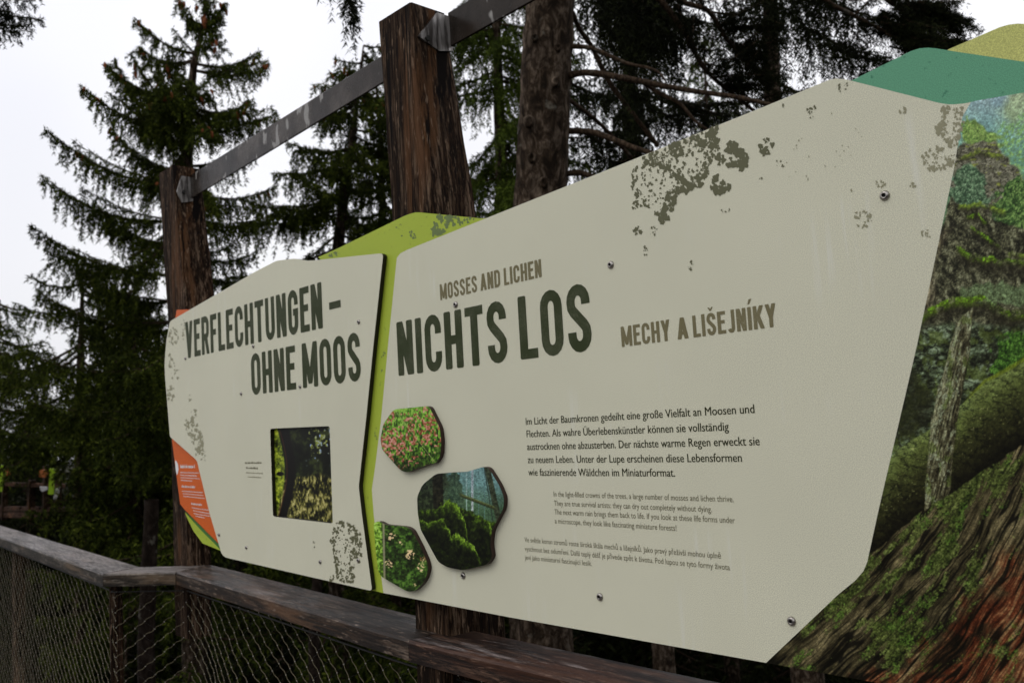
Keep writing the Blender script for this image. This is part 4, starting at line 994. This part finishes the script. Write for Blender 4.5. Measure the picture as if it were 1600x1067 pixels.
hp = [(420, 666), (424.5, 810), (523, 820), (518, 662)]
o = slab('sunken_picture_backing', hp, YL+.0126, .004, M_EDGE, M_EDGE, leftb)
picture('sunken_picture', hp, YL+.0122, paint_d, leftb, .0013)['label'] = 'dark sunlit moss picture seen through the window hole'

# ------------------------------------------------------------------ trees
RNG = np.random.default_rng(42)
def unit(v): return v/(np.linalg.norm(v, axis=-1, keepdims=True)+1e-9)
class Crown:
    def __init__(s): s.P = []; s.w = Buf()
    def tris(s, T): s.P.append(T.reshape(-1, 3, 3))
    def mesh(s, name):
        T = np.concatenate(s.P); return mesh_np(name, T.reshape(-1, 3), np.arange(len(T)*3).reshape(-1, 3))
def bough(cr, p0, p1, sag=.12, droop=.3, side=.25, rad=.018, rng=RNG, step=.04, ns=.032, nw=.0065, nl=.042, dens=3, bare=.12, tip=.1, stick=True, upcurl=.0):
    """one spruce bough: a drooping limb with side twigs hanging as curtains of short needles"""
    p0 = np.array(p0, float); p1 = np.array(p1, float); L = np.linalg.norm(p1-p0)
    n = max(4, int(L/step)); t = np.linspace(0, 1, n)
    P = p0*(1-t)[:, None]+p1*t[:, None]; P[:, 2] += -sag*L*np.sin(t*np.pi)*(1)+upcurl*L*(t**4)
    j = rng.normal(size=(n, 3))*.004*L; j = np.cumsum(j, 0)*.25; j -= j[-1]*t[:, None]; P = P+j
    if stick:
        q = np.linspace(0, n-1, min(n, 12)).astype(int)
        cr.w.add(*tube(P[q], rad*(1-.85*t[q])+.002, 5))
    T = unit(np.gradient(P, axis=0)); Hh = unit(np.cross(T, [0, 0, 1.0]))
    sel = t > bare
    K = []
    for s in (-1, 1):
        idx = np.nonzero(sel)[0]; idx = idx[rng.random(len(idx)) < .92]
        m_ = len(idx); prof = np.clip(np.minimum((t[idx]-bare)/.2+.35, (1-t[idx])/.35+.25), 0, 1)
        ln = droop*prof*(.25+.9*rng.random(m_)**1.3)+tip*.3; sd_ = side*prof*(.2+.8*rng.random(m_))
        K.append((idx, s, ln, sd_, rng.random(m_)))
    for idx, s, ln, sd_, rr in K:
        S_ = max(3, int((droop+side)/ns)); u = np.linspace(0, 1, S_)
        base = P[idx][:, None]; lat = (Hh[idx]*s)[:, None]; fw = T[idx][:, None]
        X = base+lat*(sd_[:, None]*(1-(1-u)**2))[..., None]+fw*(sd_[:, None]*.55*u)[..., None]+np.array([0, 0, -1.0])*(ln[:, None]*u**1.5)[..., None]
        X = X+np.cumsum(rng.normal(size=X.shape)*.0035, 1)
        D = unit(np.gradient(X, axis=1))
        tot = (ln+sd_)[:, None]*np.ones(S_)[None]; keepp = rng.random(X.shape[:2]) < np.clip(tot/(droop+side)*1.25, .15, 1)
        Xk = X[keepp]; Dk = D[keepp]; m_ = len(Xk)
        if m_ == 0: continue
        for q in range(dens):
            r = rng.normal(size=(m_, 3)); d = unit(Dk*.75+unit(r-Dk*(r*Dk).sum(1, keepdims=True))*.75)
            wv = unit(np.cross(d, rng.normal(size=(m_, 3))))*nw*(.7+.6*rng.random((m_, 1))); l = nl*(.6+.8*rng.random((m_, 1)))
            b0 = Xk+rng.normal(size=(m_, 3))*.006
            cr.tris(np.stack([b0-wv, b0+wv, b0+d*l], 1))
    # needles along the limb itself
    m_ = n*dens; ti = rng.integers(0, n, m_); r = rng.normal(size=(m_, 3)); d = unit(T[ti]*.8+unit(r)*.7); b0 = P[ti]+rng.normal(size=(m_, 3))*.01
    kk = t[ti] > bare*.7; b0 = b0[kk]; d = d[kk]; wv = unit(np.cross(d, rng.normal(size=d.shape)))*nw
    cr.tris(np.stack([b0-wv, b0+wv, b0+d*nl*1.2], 1))
    return P
def trunk_mesh(path, radii, n=12, jit=.12, seed=1, bumps=()):
    rs = np.random.default_rng(seed); P = np.array(path, float); k = max(8, int(np.linalg.norm(P[-1]-P[0])/.25)); k = min(k, 60)
    s = np.linspace(0, len(P)-1, k); Q = np.stack([np.interp(s, np.arange(len(P)), P[:, i]) for i in range(3)], 1)
    R = np.interp(s, np.arange(len(P)), radii); return tube(Q, R, n, jit, rs)
def tree(name, label, path, radii, crown, fol=M_FOL, tn=12, group='spruces around the walkway', jit=.12, cones=None):
    base = path[0]
    o = empty(name, tuple(base), label, 'tree', group)
    V, Fc = trunk_mesh(path, radii, tn, jit, len(label)); 
    me = mesh_np('trunk', V-np.array(base), Fc, True); t = link('trunk', me, M_BARK); t.parent = o
    if crown and crown.w.n:
        me = crown.w.mesh('limbs', True); me.transform(Matrix.Translation(-Vector(base))); q = link('limbs', me, M_TWIG); q.parent = o; q['kind'] = 'stuff'
    if crown and crown.P:
        me = crown.mesh('crown'); me.transform(Matrix.Translation(-Vector(base))); q = link('crown', me, fol); q.parent = o
    if cones:
        for c in cones:
            q = bpy.data.objects.new('cone', CONE); COL.objects.link(q); q.parent = o; q.location = Vector(c)-Vector(base)
            q.rotation_euler = (rs.random()*.5, rs.random()*.5, rs.random()*6); k_ = .62+.2*rs.random(); q.scale = (k_, k_, k_*(.85+.3*rs.random()))
    return o
Vc, Fc_ = tube([(0, 0, 0), (0, 0, -.012), (0, 0, -.035), (0, 0, -.065), (0, 0, -.09), (0, 0, -.105)], [.004, .015, .022, .021, .014, .003], 8)
CONE = mesh_np('cone', Vc, Fc_, False); CONE.materials.append(M_CONE)

def random_boughs(cr, path_f, ztop, zbot, lenf, rng, every=.16, per=1, az=None, **kw):
    z = ztop; out = []
    while z > zbot:
        p = path_f(z)
        for _ in range(per):
            a = rng.random()*2*np.pi if az is None else az[0]+rng.random()*az[1]
            L = lenf(ztop-z)*(.7+.5*rng.random())
            q = p+np.array([math.cos(a)*L, math.sin(a)*L, L*(.05-.30*rng.random()-.12*min(1, (ztop-z)/4))])
            P = bough(cr, p, q, rng=rng, **kw); out.append(P)
        z -= every*(.6+.8*rng.random())
    return out

# T1: coned spruce at the left, boughs where the photograph shows them
D1 = 9.2
tp = [atD(293, 900, D1), atD(288, 420, D1), atD(293, 200, D1), atD(303, 100, D1), atD(318, 40, D1), atD(326, -40, D1)]
tp[0] = np.array([tp[1][0]+.1, tp[1][1], -19.0])
def on_tr(py):
    return atD(np.interp(py, [-40, 40, 100, 200, 420, 700, 1000], [326, 318, 303, 293, 288, 280, 275]), py, D1)
c1 = Crown(); r1 = np.random.default_rng(5); cones = []
ex = [ # trunk y, tip x, tip y, depth shift, droop
    (85, 213, 38, .0, .16), (95, 218, 82, .3, .14), (165, 166, 110, -.2, .22), (200, 128, 146, .1, .24), (235, 178, 105, .5, .25), (290, 72, 216, -.1, .26), (270, 175, 215, .6, .22),
    (345, 66, 288, .2, .30), (380, 150, 330, .7, .25), (430, 50, 368, -.2, .34), (470, 120, 430, .4, .3), (55, 280, 2, .1, .14), (45, 352, 8, .1, .12), (75, 338, 62, -.3, .12),
    (110, 418, 108, .1, .20), (100, 405, 88, .5, .16), (180, 430, 186, .0, .24), (165, 395, 165, -.6, .2), (260, 400, 232, .3, .26), (300, 430, 300, .2, .26), (340, 420, 345, -.2, .28),
    (400, 400, 400, .3, .3), (120, 250, 150, -1.0, .2), (150, 330, 215, -1.0, .2), (230, 235, 300, -.9, .26), (190, 205, 92, -.3, .24), (210, 232, 150, -.7, .3), (180, 240, 120, .4, .3), (215, 262, 95, -.5, .3), (225, 215, 185, .2, .3), (140, 322, 150, -.4, .2), (250, 330, 330, -.8, .26),
    (330, 200, 430, -.9, .3), (500, 60, 470, .3, .35), (560, 30, 560, -.3, .38), (620, 40, 640, .3, .4), (520, 200, 600, -1.1, .4), (600, 160, 700, -1.1, .4)]
for ty, tx, tyy, dd, dr in ex:
    p0 = on_tr(ty); p1 = atD(tx, tyy, D1+dd)
    P = bough(c1, p0, p1, sag=.09, droop=dr*1.15, side=.17, rad=.016, rng=r1, bare=.16, upcurl=.06, step=.024, dens=4, nw=.0062, nl=.040, ns=.028)
    P2 = bough(c1, p0, p0+(p1-p0)*.8+r1.normal(size=3)*.10, sag=.07, droop=dr*.9, side=.16, rad=.010, rng=r1, bare=.3, step=.036, dens=3, nw=.006)
    if ty < 330:
        for _ in range(3 if ty < 200 else 2):
            q = P[int(len(P)*(.75+.24*r1.random()))]; cones.append(q+r1.normal(size=3)*.02)
for _ in range(16): cones.append(atD(326+r1.normal()*7, 2+r1.random()*36, D1+r1.normal()*.1))
for yy in np.arange(-30, 60, 5):
    p0 = on_tr(yy); a = r1.random()*6.28; L = .07+.0016*(yy+40); bough(c1, p0, p0+np.array([math.cos(a)*L, math.sin(a)*L, L*.5]), sag=.05, droop=.1, side=.08, rad=.006, rng=r1, dens=4, bare=0, step=.03)
zt_ = lambda z: np.array([np.interp(z, [p[2] for p in tp], [p[i] for p in tp]) for i in range(2)]+[z])
random_boughs(c1, zt_, tp[3][2]-.5, 1.2, lambda h: min(1.1, .15+.22*h), r1, every=.26, sag=.08, droop=.30, side=.2, rad=.012, bare=.12, dens=3, step=.05)
random_boughs(c1, zt_, 1.2, -4, lambda h: .95, r1, every=.16, sag=.08, droop=.45, side=.3, rad=.016, nw=.010, nl=.06, ns=.05, step=.07)
tree('spruce_tree', 'tall spruce with orange-brown cones standing behind the left timber post', tp, [.22, .10, .055, .035, .02, .008], c1, M_FOL, cones=cones)

def pathtree(name, label, Dp, pts, rad, lenf, seed, ztop_px, kw, fol=M_FOL, every=.15, zbot=-6, extra=(), coarse_below=None, cones=0, az=None, per=1):
    P = [atD(x, y, Dp) for x, y in pts]; P = [np.array([P[0][0], P[0][1], -19.0])]+P
    zz = [p[2] for p in P]; f = lambda z: np.array([np.interp(z, zz, [p[0] for p in P]), np.interp(z, zz, [p[1] for p in P]), z])
    cr = Crown(); r = np.random.default_rng(seed); z1 = P[-1][2]
    out = random_boughs(cr, f, z1, zbot if coarse_below is None else coarse_below, lenf, r, every, per, az, **kw)
    if coarse_below is not None:
        k2 = dict(kw); k2.update(nw=kw.get('nw', .0065)*1.8, nl=kw.get('nl', .042)*1.7, ns=.06, step=.08)
        random_boughs(cr, f, coarse_below, zbot, lambda h: lenf(h+z1-coarse_below), r, every*1.6, per, az, **k2)
    for (x0, y0, x1, y1, d0, d1, k3) in extra:
        kk = dict(kw); kk.update(k3); bough(cr, atD(x0, y0, d0), atD(x1, y1, d1), rng=r, **kk)
    cn = [o_[int(len(o_)*(.7+.29*r.random()))] for o_ in out[:cones] for _ in range(2)] if cones else None
    return tree(name, label, P, [rad*1.6]+list(np.linspace(rad, .008, len(P)-1)), cr, fol, cones=cn)
# T3: spruce between the two posts
pathtree('spruce_tree', 'open-branched spruce seen below the steel bar between the two timber posts', 10.5, [(512, 520), (535, 330), (553, 200), (568, 72)], .09,
    lambda h: min(2.0, .22+.55*h), 11, 72, dict(sag=.06, droop=.30, side=.24, rad=.014, bare=.14, dens=4, nw=.0075, nl=.045), M_FOL, .050, -3, coarse_below=2.2, cones=18)
pathtree('spruce_tree', 'slim spruce top rising just left of the middle timber post', 11.5, [(600, 520), (598, 300), (592, 190), (585, 100)], .06,
    lambda h: min(1.1, .2+.34*h), 12, 90, dict(sag=.06, droop=.26, side=.2, rad=.012, bare=.15, dens=4, nw=.0075), M_FOL2, .08, -3, coarse_below=1.0, cones=8)
# T2: small spruce lower left
pathtree('spruce_tree', 'shorter spruce with thin leader at the far left, left of the coned spruce', 13, [(124, 900), (126, 560), (130, 402)], .10,
    lambda h: min(3.2, .55+.75*h), 13, 400, dict(sag=.10, droop=.30, side=.35, rad=.02, bare=.15, nw=.009, nl=.055, ns=.045, step=.055, dens=4, upcurl=.08), M_FOL, .085, float(atD(126, 650, 13)[2]), coarse_below=1.7)
pathtree('spruce_tree', 'broad dark spruce whose boughs fill the lower left edge', 16.5, [(-20, 900), (-10, 650), (0, 470)], .14,
    lambda h: min(3.4, .5+.7*h), 14, 470, dict(sag=.08, droop=.45, side=.4, rad=.022, bare=.12, nw=.012, nl=.075, ns=.06, step=.07), M_FOL, .09, float(atD(0, 655, 16.5)[2]))
pathtree('spruce_tree', 'dense dark spruce between the leader tree and the left post', 12, [(215, 1000), (212, 700), (208, 455)], .12,
    lambda h: min(1.15, .4+.6*h), 15, 455, dict(sag=.08, droop=.45, side=.35, rad=.02, bare=.1, nw=.011, nl=.065, ns=.05, step=.06, dens=4), M_FOL, .055, -4)
# T4: brighter spruce right of the middle post
pathtree('spruce_tree', 'brighter green spruce in the gap between middle post and big trunk', 9.5, [(790, 600), (786, 330), (778, 120), (770, -120), (765, -260)], .10,
    lambda h: min(1.15, .3+.3*h), 16, -300, dict(sag=.05, droop=.42, side=.22, rad=.014, bare=.06, dens=4), M_FOL2, .07, 1.2, coarse_below=None)
# T5: big near trunk with bare arching branches
D5 = 4.7
tr5 = [(850, 1000), (848, 600), (844, 310), (852, 150), (859, 0), (868, -250), (876, -600)]
P5 = [atD(x, y, D5) for x, y in tr5]; P5 = [np.array([P5[0][0], P5[0][1], -19.0])]+P5
c5 = Crown(); r5 = np.random.default_rng(8)
def limb(pts, w0, w1, d0=D5, d1=None, seed=0):
    d1 = d0 if d1 is None else d1; k = len(pts); dd = np.linspace(d0, d1, k)
    Q = np.array([atD(x, y, d) for (x, y), d in zip(pts, dd)]); s = np.linspace(0, k-1, k*5)
    # smooth with Catmull-Rom
    def cr(a, b, c, d, t): return .5*((2*b)+(-a+c)*t+(2*a-5*b+4*c-d)*t*t+(-a+3*b-3*c+d)*t**3)
    out = []
    for i in range(k-1):
        a = Q[max(0, i-1)]; b_ = Q[i]; c = Q[i+1]; d = Q[min(k-1, i+2)]
        for t in np.linspace(0, 1, 6)[:-1]: out.append(cr(a, b_, c, d, t))
    out.append(Q[-1]); out = np.array(out); R = np.linspace(w0, w1, len(out))/2*np.linspace(d0, d1, len(out))/F_PX
    c5.w.add(*tube(out, R, 8, .18, r5)); return out
mainl = []
mainl.append(limb([(870, 128), (895, 117), (920, 114), (962, 120), (1000, 127), (1050, 137), (1100, 145), (1150, 152), (1200, 163), (1260, 180)], 12, 6, 4.7, 4.2))
mainl.append(limb([(872, 75), (895, 73), (925, 76), (962, 92), (985, 101), (1012, 106), (1030, 114), (1039, 126)], 9, 2.5, 4.7, 4.4))
mainl.append(limb([(880, 205), (920, 206), (950, 215), (980, 227), (1012, 238), (1045, 246)], 11, 7, 4.7, 4.3))
mainl.append(limb([(1005, 130), (1030, 146), (1062, 162), (1087, 190), (1110, 206)], 7, 4, 4.5, 4.4))
mainl.append(limb([(870, 0), (892, 17), (905, 45), (925, 73)], 9, 7, 4.8, 5.2))
mainl.append(limb([(880, 150), (905, 168), (940, 196), (987, 247)], 7, 6, 4.8, 5.4))
mainl.append(limb([(925, 73), (950, 125), (987, 176), (1028, 228)], 8, 7, 5.2, 5.4))
mainl.append(limb([(960, -60), (1030, 0), (1062, 40), (1082, 76), (1100, 106), (1118, 125), (1137, 141), (1180, 175)], 10, 5, 5.0, 5.4))
mainl.append(limb([(1000, -50), (1060, 0), (1107, 18), (1132, 57), (1162, 92), (1190, 130)], 10, 4, 5.0, 5.6))
mainl.append(limb([(1200, -80), (1290, 0), (1325, 20), (1375, 46), (1412, 65), (1440, 80)], 8, 3, 5.4, 5.6))
mainl.append(limb([(1330, -50), (1385, 0), (1417, 20), (1437, 50), (1460, 76)], 8, 3, 5.4, 5.8))
mainl.append(limb([(885, 272), (905, 270), (925, 276), (950, 285)], 10, 8, 4.7, 4.6))
# thin twigs at the right end
for _ in range(70):
    L_ = mainl[[9, 10, 8, 7][_ % 4]]; p = L_[int(len(L_)*(.35+.62*r5.random()))]
    a = -.9+r5.random()*2.0 if r5.random() < .75 else 1.2+r5.random()
    ln = .10+.30*r5.random(); q = p+np.array(right)*math.cos(a)*ln+np.array(up)*math.sin(a)*ln*.7+np.array(fwd)*r5.normal()*.1
    bough(c5, p, q, sag=.08*r5.normal(), droop=.06, side=.05, rad=.005, rng=r5, bare=.1, dens=4, step=.014, ns=.018, nw=.0028, nl=.022, tip=.05)
for _ in range(26):
    x = 1440+r5.random()*95; y = 8+(x-1440)*.28+r5.random()*(78-(x-1440)*.45)
    p = atD(x-50-30*r5.random(), y-20+r5.normal()*12, 5.5); bough(c5, p, atD(x, y, 5.5+r5.normal()*.2), sag=.03, droop=.05, side=.06, rad=.005, rng=r5, bare=0, dens=5, step=.014, ns=.016, nw=.0028, nl=.022, tip=.04)
# hanging dark curtains of the big tree: limbs off its trunk, at several depths
fine = dict(nw=.0042, nl=.032, ns=.024, step=.022, dens=3)
hang = [ # x0,y0,x1,y1,d0,d1,droop
    (900, -60, 985, 20, 5.2, 5.6, .55), (940, -40, 1010, 40, 5.6, 6.0, .6), (960, -30, 1060, 70, 5.0, 5.5, .5), (930, 20, 1000, 95, 6.0, 6.3, .45), (900, -80, 1060, -20, 5.6, 6.0, .7),
    (1090, -60, 1240, 20, 5.6, 6.0, .55), (1170, -60, 1340, -10, 6.0, 6.0, .6),
    (1210, -40, 1380, 30, 5.6, 6.0, .4), (1250, 40, 1390, 90, 6.2, 6.6, .3), (1160, -90, 1300, -30, 5.4, 5.6, .8), (1290, 70, 1420, 100, 6.4, 6.6, .22),
    (890, 130, 960, 150, 6.4, 6.8, .4), (980, 130, 1060, 190, 6.2, 6.6, .4), (1040, 150, 1140, 180, 6.4, 6.6, .3),
    (900, 200, 960, 230, 6.6, 6.6, .35), (500, -120, 545, -40, 5.2, 5.4, .25), (530, -60, 556, 30, 5.3, 5.3, .20), (520, -90, 560, -10, 5.4, 5.4, .3)]
for x0, y0, x1, y1, d0, d1, dr in hang:
    bough(c5, atD(x0, y0, d0), atD(x1, y1, d1), sag=.05, droop=dr*1.25, side=.11, rad=.012, rng=r5, bare=.0, **fine)
    if x0 > 700 and x0 % 20 == 0: bough(c5, atD(x0+20, y0+10, d0+.5), atD(x1+15, y1-25, d1+.7), sag=.05, droop=dr*.8, side=.25, rad=.010, rng=r5, bare=.0, nw=.006, nl=.045, ns=.032, step=.03, dens=3)
# the limb that carries the hanging tip at the top, left of the middle post
c5.w.add(*tube([P5[-2], atD(700, -420, 5.0), atD(580, -200, 5.2), atD(530, -90, 5.3)], [.03, .025, .018, .01], 6))
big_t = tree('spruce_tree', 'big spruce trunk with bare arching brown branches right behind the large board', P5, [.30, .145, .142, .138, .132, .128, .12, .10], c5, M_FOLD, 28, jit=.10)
# knots on the trunk
for (x, y, r) in ((826, 190, 11), (831, 247, 9), (868, 128, 8), (835, 60, 7), (872, 75, 7), (850, 285, 10)):
    c = atD(x, y, D5-.135); th = np.linspace(0, 2*np.pi, 12, endpoint=False); R = r*D5/F_PX; V = []
    rings = [(1.0, -.01), (.85, .012), (.55, .015), (.3, .004)]
    for k_, h in rings:
        for a in th: V.append(np.array(c)+np.array(right)*math.cos(a)*R*k_*(1+.12*math.sin(3*a))*.8+np.array(up)*math.sin(a)*R*k_-np.array(fwd)*h)
    Fk = [(i*12+j, i*12+(j+1) % 12, (i+1)*12+(j+1) % 12, (i+1)*12+j) for i in range(3) for j in range(12)]+[tuple(36+j for j in range(12))]
    me = mesh_py('knot', V, Fk, True); me.transform(Matrix.Translation(-Vector(P5[0]))); q = link('knot', me, M_BARK); q.parent = big_t
# T8: dark mass behind the large board's top, right
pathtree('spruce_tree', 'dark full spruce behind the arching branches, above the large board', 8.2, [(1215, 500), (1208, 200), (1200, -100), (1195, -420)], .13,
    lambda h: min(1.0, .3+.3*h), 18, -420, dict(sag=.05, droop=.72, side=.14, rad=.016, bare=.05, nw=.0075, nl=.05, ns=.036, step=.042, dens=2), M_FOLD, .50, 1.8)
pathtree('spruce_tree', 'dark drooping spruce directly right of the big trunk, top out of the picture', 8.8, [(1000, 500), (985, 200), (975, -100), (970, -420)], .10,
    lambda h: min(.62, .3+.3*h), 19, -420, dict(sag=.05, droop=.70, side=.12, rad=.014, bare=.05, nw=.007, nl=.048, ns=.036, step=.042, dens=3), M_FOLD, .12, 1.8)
pathtree('spruce_tree', 'fresh green spruce far behind, glimpsed between the arching branches', 14, [(1110, 600), (1108, 300), (1100, 60)], .10,
    lambda h: min(1.3, .3+.4*h), 20, 60, dict(sag=.05, droop=.45, side=.3, rad=.016, bare=.1, nw=.009, nl=.06, ns=.05, step=.05, dens=3), M_FOL2, .15, 1.5)
# T7: bough entering at the top left corner
D7 = 6.0
c7 = Crown(); r7 = np.random.default_rng(77)
P7 = [np.array([*(atD(-330, 300, D7)[:2]), -19.0]), atD(-330, 400, D7), atD(-325, 0, D7), atD(-320, -300, D7)]
for (x0, y0, x1, y1, dr) in ((-325, -60, 62, 32, .16), (-325, -40, 40, 42, .16), (-325, -100, 56, 2, .2), (-325, -90, 20, 20, .2), (-325, -30, 10, 40, .18)):
    bough(c7, atD(x0, y0, D7), atD(x1, y1, D7+r7.normal()*.15), sag=.03, droop=dr, side=.16, rad=.014, rng=r7, bare=.3, **fine)
tree('spruce_tree', 'spruce out of the picture whose bough tip hangs in the top left corner', P7, [.2, .12, .10, .06], c7, M_FOLD)

# far spruces: one coarse tree, copied
def far_tree_mesh(seed, H=24, fol=M_FOLD):
    cr = Crown(); r = np.random.default_rng(seed); z = H-.3
    while z > 2.5:
        a = r.random()*6.28; L = min(3.3, .3+.26*(H-z))*(.7+.5*r.random()); p = np.array([0, 0, z])
        bough(cr, p, p+np.array([math.cos(a)*L, math.sin(a)*L, -.25*L]), sag=.06, droop=.6, side=.6, rad=.03, rng=r, step=.16, ns=.11, nw=.030, nl=.17, dens=2, bare=.05)
        z -= .10
    V, Fc = tube([(0, 0, 0), (0, 0, H*.5), (0, 0, H)], [.26, .16, .02], 8)
    return mesh_np('trunk', V, Fc, True), cr.w.mesh('limbs'), cr.mesh('crown')
far = []
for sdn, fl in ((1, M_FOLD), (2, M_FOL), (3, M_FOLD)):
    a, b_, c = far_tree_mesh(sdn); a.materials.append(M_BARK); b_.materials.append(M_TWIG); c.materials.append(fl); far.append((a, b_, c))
r9 = np.random.default_rng(31)
def put_far(x, y, base, s, k, label):
    o = bpy.data.objects.new('spruce_tree', None); COL.objects.link(o); o.location = (x, y, base); o.scale = (s, s, s); o.rotation_euler = (0, 0, r9.random()*6.28)
    tag(o, label, 'tree', 'dark spruces of the forest beyond the walkway')
    for nm, me in zip(('trunk', 'limbs', 'crown'), far[k]):
        q = bpy.data.objects.new(nm, me); COL.objects.link(q); q.parent = o
        if nm == 'limbs': q['kind'] = 'stuff'
# tops kept at the height the photograph shows along each direction
def topline(px):
    return float(np.interp(px, [-500, 0, 60, 130, 200, 260, 420, 600, 760, 1000, 1600, 2600], [560, 560, 600, 610, 560, 470, 470, 430, 380, 330, 330, 300]))
cnt = 0; nrow = {}; ROWS = ['nearest', 'second', 'third', 'fourth', 'farthest']
_o = 'one two three four five six seven eight nine ten eleven twelve thirteen fourteen fifteen sixteen seventeen eighteen nineteen'.split()
ORD = _o+['twenty']+['twenty '+w for w in _o[:9]]
for ring, (d0, n_) in enumerate(((17, 17), (22, 20), (28, 22), (36, 24), (48, 26))):
    for i in range(n_):
        px = -300+2300*(i+.5*(ring % 2)+r9.random()*.5)/n_; D = d0*(1+.12*r9.normal())
        ty = topline(px)+r9.random()*70+(30 if ring < 2 else 0)
        p = atD(px, ty, D); H = p[2]+19; s = H/24
        if s < .4: continue
        if px < 300 and D < 23: continue
        nrow[ring] = nrow.get(ring, 0)+1
        put_far(p[0], p[1], -19.0, s, (i+ring) % 3, 'dark spruce of the forest wall, number %s from the left in its %s row' % (ORD[nrow[ring]-1], ROWS[ring])); cnt += 1
# young spruces lower down on the slope: fill beneath the railing
for i in range(26):
    px = 190+1800*(i+r9.random())/26; D = 11+r9.random()*5; p = atD(px, 900+r9.random()*120, D); s = (p[2]+19)/24
    put_far(p[0], p[1], -19.0, s, (i % 2)*2, 'low young spruce below the railing, number %s from the left' % ORD[i])
# behind the walkway: unseen spruces added to shape reflections and side light
for i in range(16):
    a = math.radians(214+150*(i+.5)/16+r9.normal()*3); D = 10+r9.random()*9
    put_far(D*math.cos(a), D*math.sin(a), -19.0, .98+.16*r9.random(), i % 3, 'unseen spruce behind the viewer, number %s across the walkway' % ORD[i])

# unseen spruces added right of the picture to shade the posts' right faces
for i in range(9):
    a = math.radians(-4+62*(i+.5)/9); D = (7.5, 10.5)[i % 2]+r9.random()
    put_far(D*math.cos(a), D*math.sin(a), -19.0, 1.0+.15*r9.random(), (i % 2)*2, 'unseen tall spruce right of the picture, number %s beside the walkway' % ORD[i])
M_STEM = bark('shaded_stem_bark', (.006, .004, .003), (.016, .011, .008), (.035, .026, .02))
# bare trunks seen through the netting
for (x, y0, D, w, lab) in ((228, 880, 7.2, 26, 'straight brown spruce stem behind the corner of the railing'), (490, 960, 7.6, 18, 'straight brown spruce stem behind the netting under the smaller board')):
    b = atD(x, 1000, D); t = atD(x+10, y0-60, D); base = np.array([b[0], b[1], -19.0]); top = np.array([t[0], t[1], t[2]+.2])
    stem_ = tree('tree_trunk', lab, [base, b, top], [w*D/F_PX*.6, w*D/F_PX*.5, w*D/F_PX*.42], None, M_FOL, 12, 'bare stems below the boards')
    stem_.children[0].data.materials[0] = M_STEM

# ------------------------------------------------------------------ distant part of the walkway at the left
DW = 14.6
Mw = timber('distant_brown_timber', 'x', (.05, .028, .02), (.10, .06, .045), (.16, .11, .085)); Mwz = M_POST
wk = empty('walkway_railing', tuple(atD(60, 800, DW)), 'distant walkway railing with brown rails at the left edge, far below the trees', 'railing')
def seg_box(name, a, b, hw, hd, M, parent):
    a = np.array(a); b = np.array(b); d = b-a; L = np.linalg.norm(d); d = d/L; s = unit(np.cross(d, [0, 0, 1.0] if abs(d[2]) < .9 else [0, 1.0, 0])); u_ = np.cross(s, d)
    return link(name, mesh_py(name, *box_vf((a+b)/2, d*L/2, s*hd, u_*hw)), M, parent)
seg_box('rail', atD(-120, 752, DW), atD(100, 759, DW), .030, .05, Mw, wk); seg_box('rail', atD(-120, 792, DW), atD(125, 796, DW), .035, .04, Mw, wk); seg_box('rail', atD(-120, 802, DW), atD(125, 805, DW), .045, .04, Mw, wk)
for x in (-60, 8, 50, 92): seg_box('post', atD(x, 750, DW), atD(x-2, 812, DW), .04 if x != 50 else .05, .04, Mwz, wk)
seg_box('post', atD(74, 728, DW), atD(72, 810, DW), .055, .05, Mwz, wk)
M_LIME = plain('lime_sign_paint', (.34, .55, .02), .5); M_OR = plain('orange_sign_paint', (.42, .13, .035), .5); M_WS = plain('white_sign_paint', (.55, .53, .55), .5)
def far_sign(name, pts, M, label, cat='sign', D=DW-.3):
    Q = np.array([atD(x, y, D) for x, y in pts]); k = len(Q); bk = Q+np.array(fwd)*.03; V = np.concatenate([Q, bk])
    me = mesh_py(name, V, [tuple(range(k)), tuple(range(2*k-1, k-1, -1))]+[(i, k+i, k+(i+1) % k, (i+1) % k) for i in range(k)])
    bm = bmesh.new(); bm.from_mesh(me); bmesh.ops.recalc_face_normals(bm, faces=bm.faces); bm.to_mesh(me); bm.free()
    return tag(link(name, me, M), label, cat, 'small coloured signs on the distant walkway')
far_sign('walkway_sign', [(-6, 727), (5, 727), (2, 768), (-8, 768)], M_LIME, 'lime green sign board cut by the left edge of the picture')
far_sign('walkway_sign', [(6, 731), (15, 731), (15, 742), (8, 744)], M_OR, 'square orange sign beside the leftmost lime board')
far_sign('walkway_sign', [(59, 740), (63, 734), (71, 734), (74, 741), (70, 746), (62, 745)], M_OR, 'rounded orange sign left of the upright lime board', D=DW-.35)
far_sign('walkway_sign', [(77, 732), (83, 732), (87, 737), (84, 743), (83, 772), (75, 772), (77, 745)], M_LIME, 'upright lime green sign board in the middle of the distant walkway')
far_sign('walkway_sign', [(62, 760), (73, 761), (73, 765), (66, 768), (63, 765)], M_WS, 'small white sign left of the lime board', D=DW-.2)
far_sign('walkway_sign', [(87, 763), (92, 761), (91, 770), (87, 780), (83, 779)], M_WS, 'narrow white sign right of the lime board', D=DW-.2)
print('far trees', cnt, 'objects', len(COL.objects))
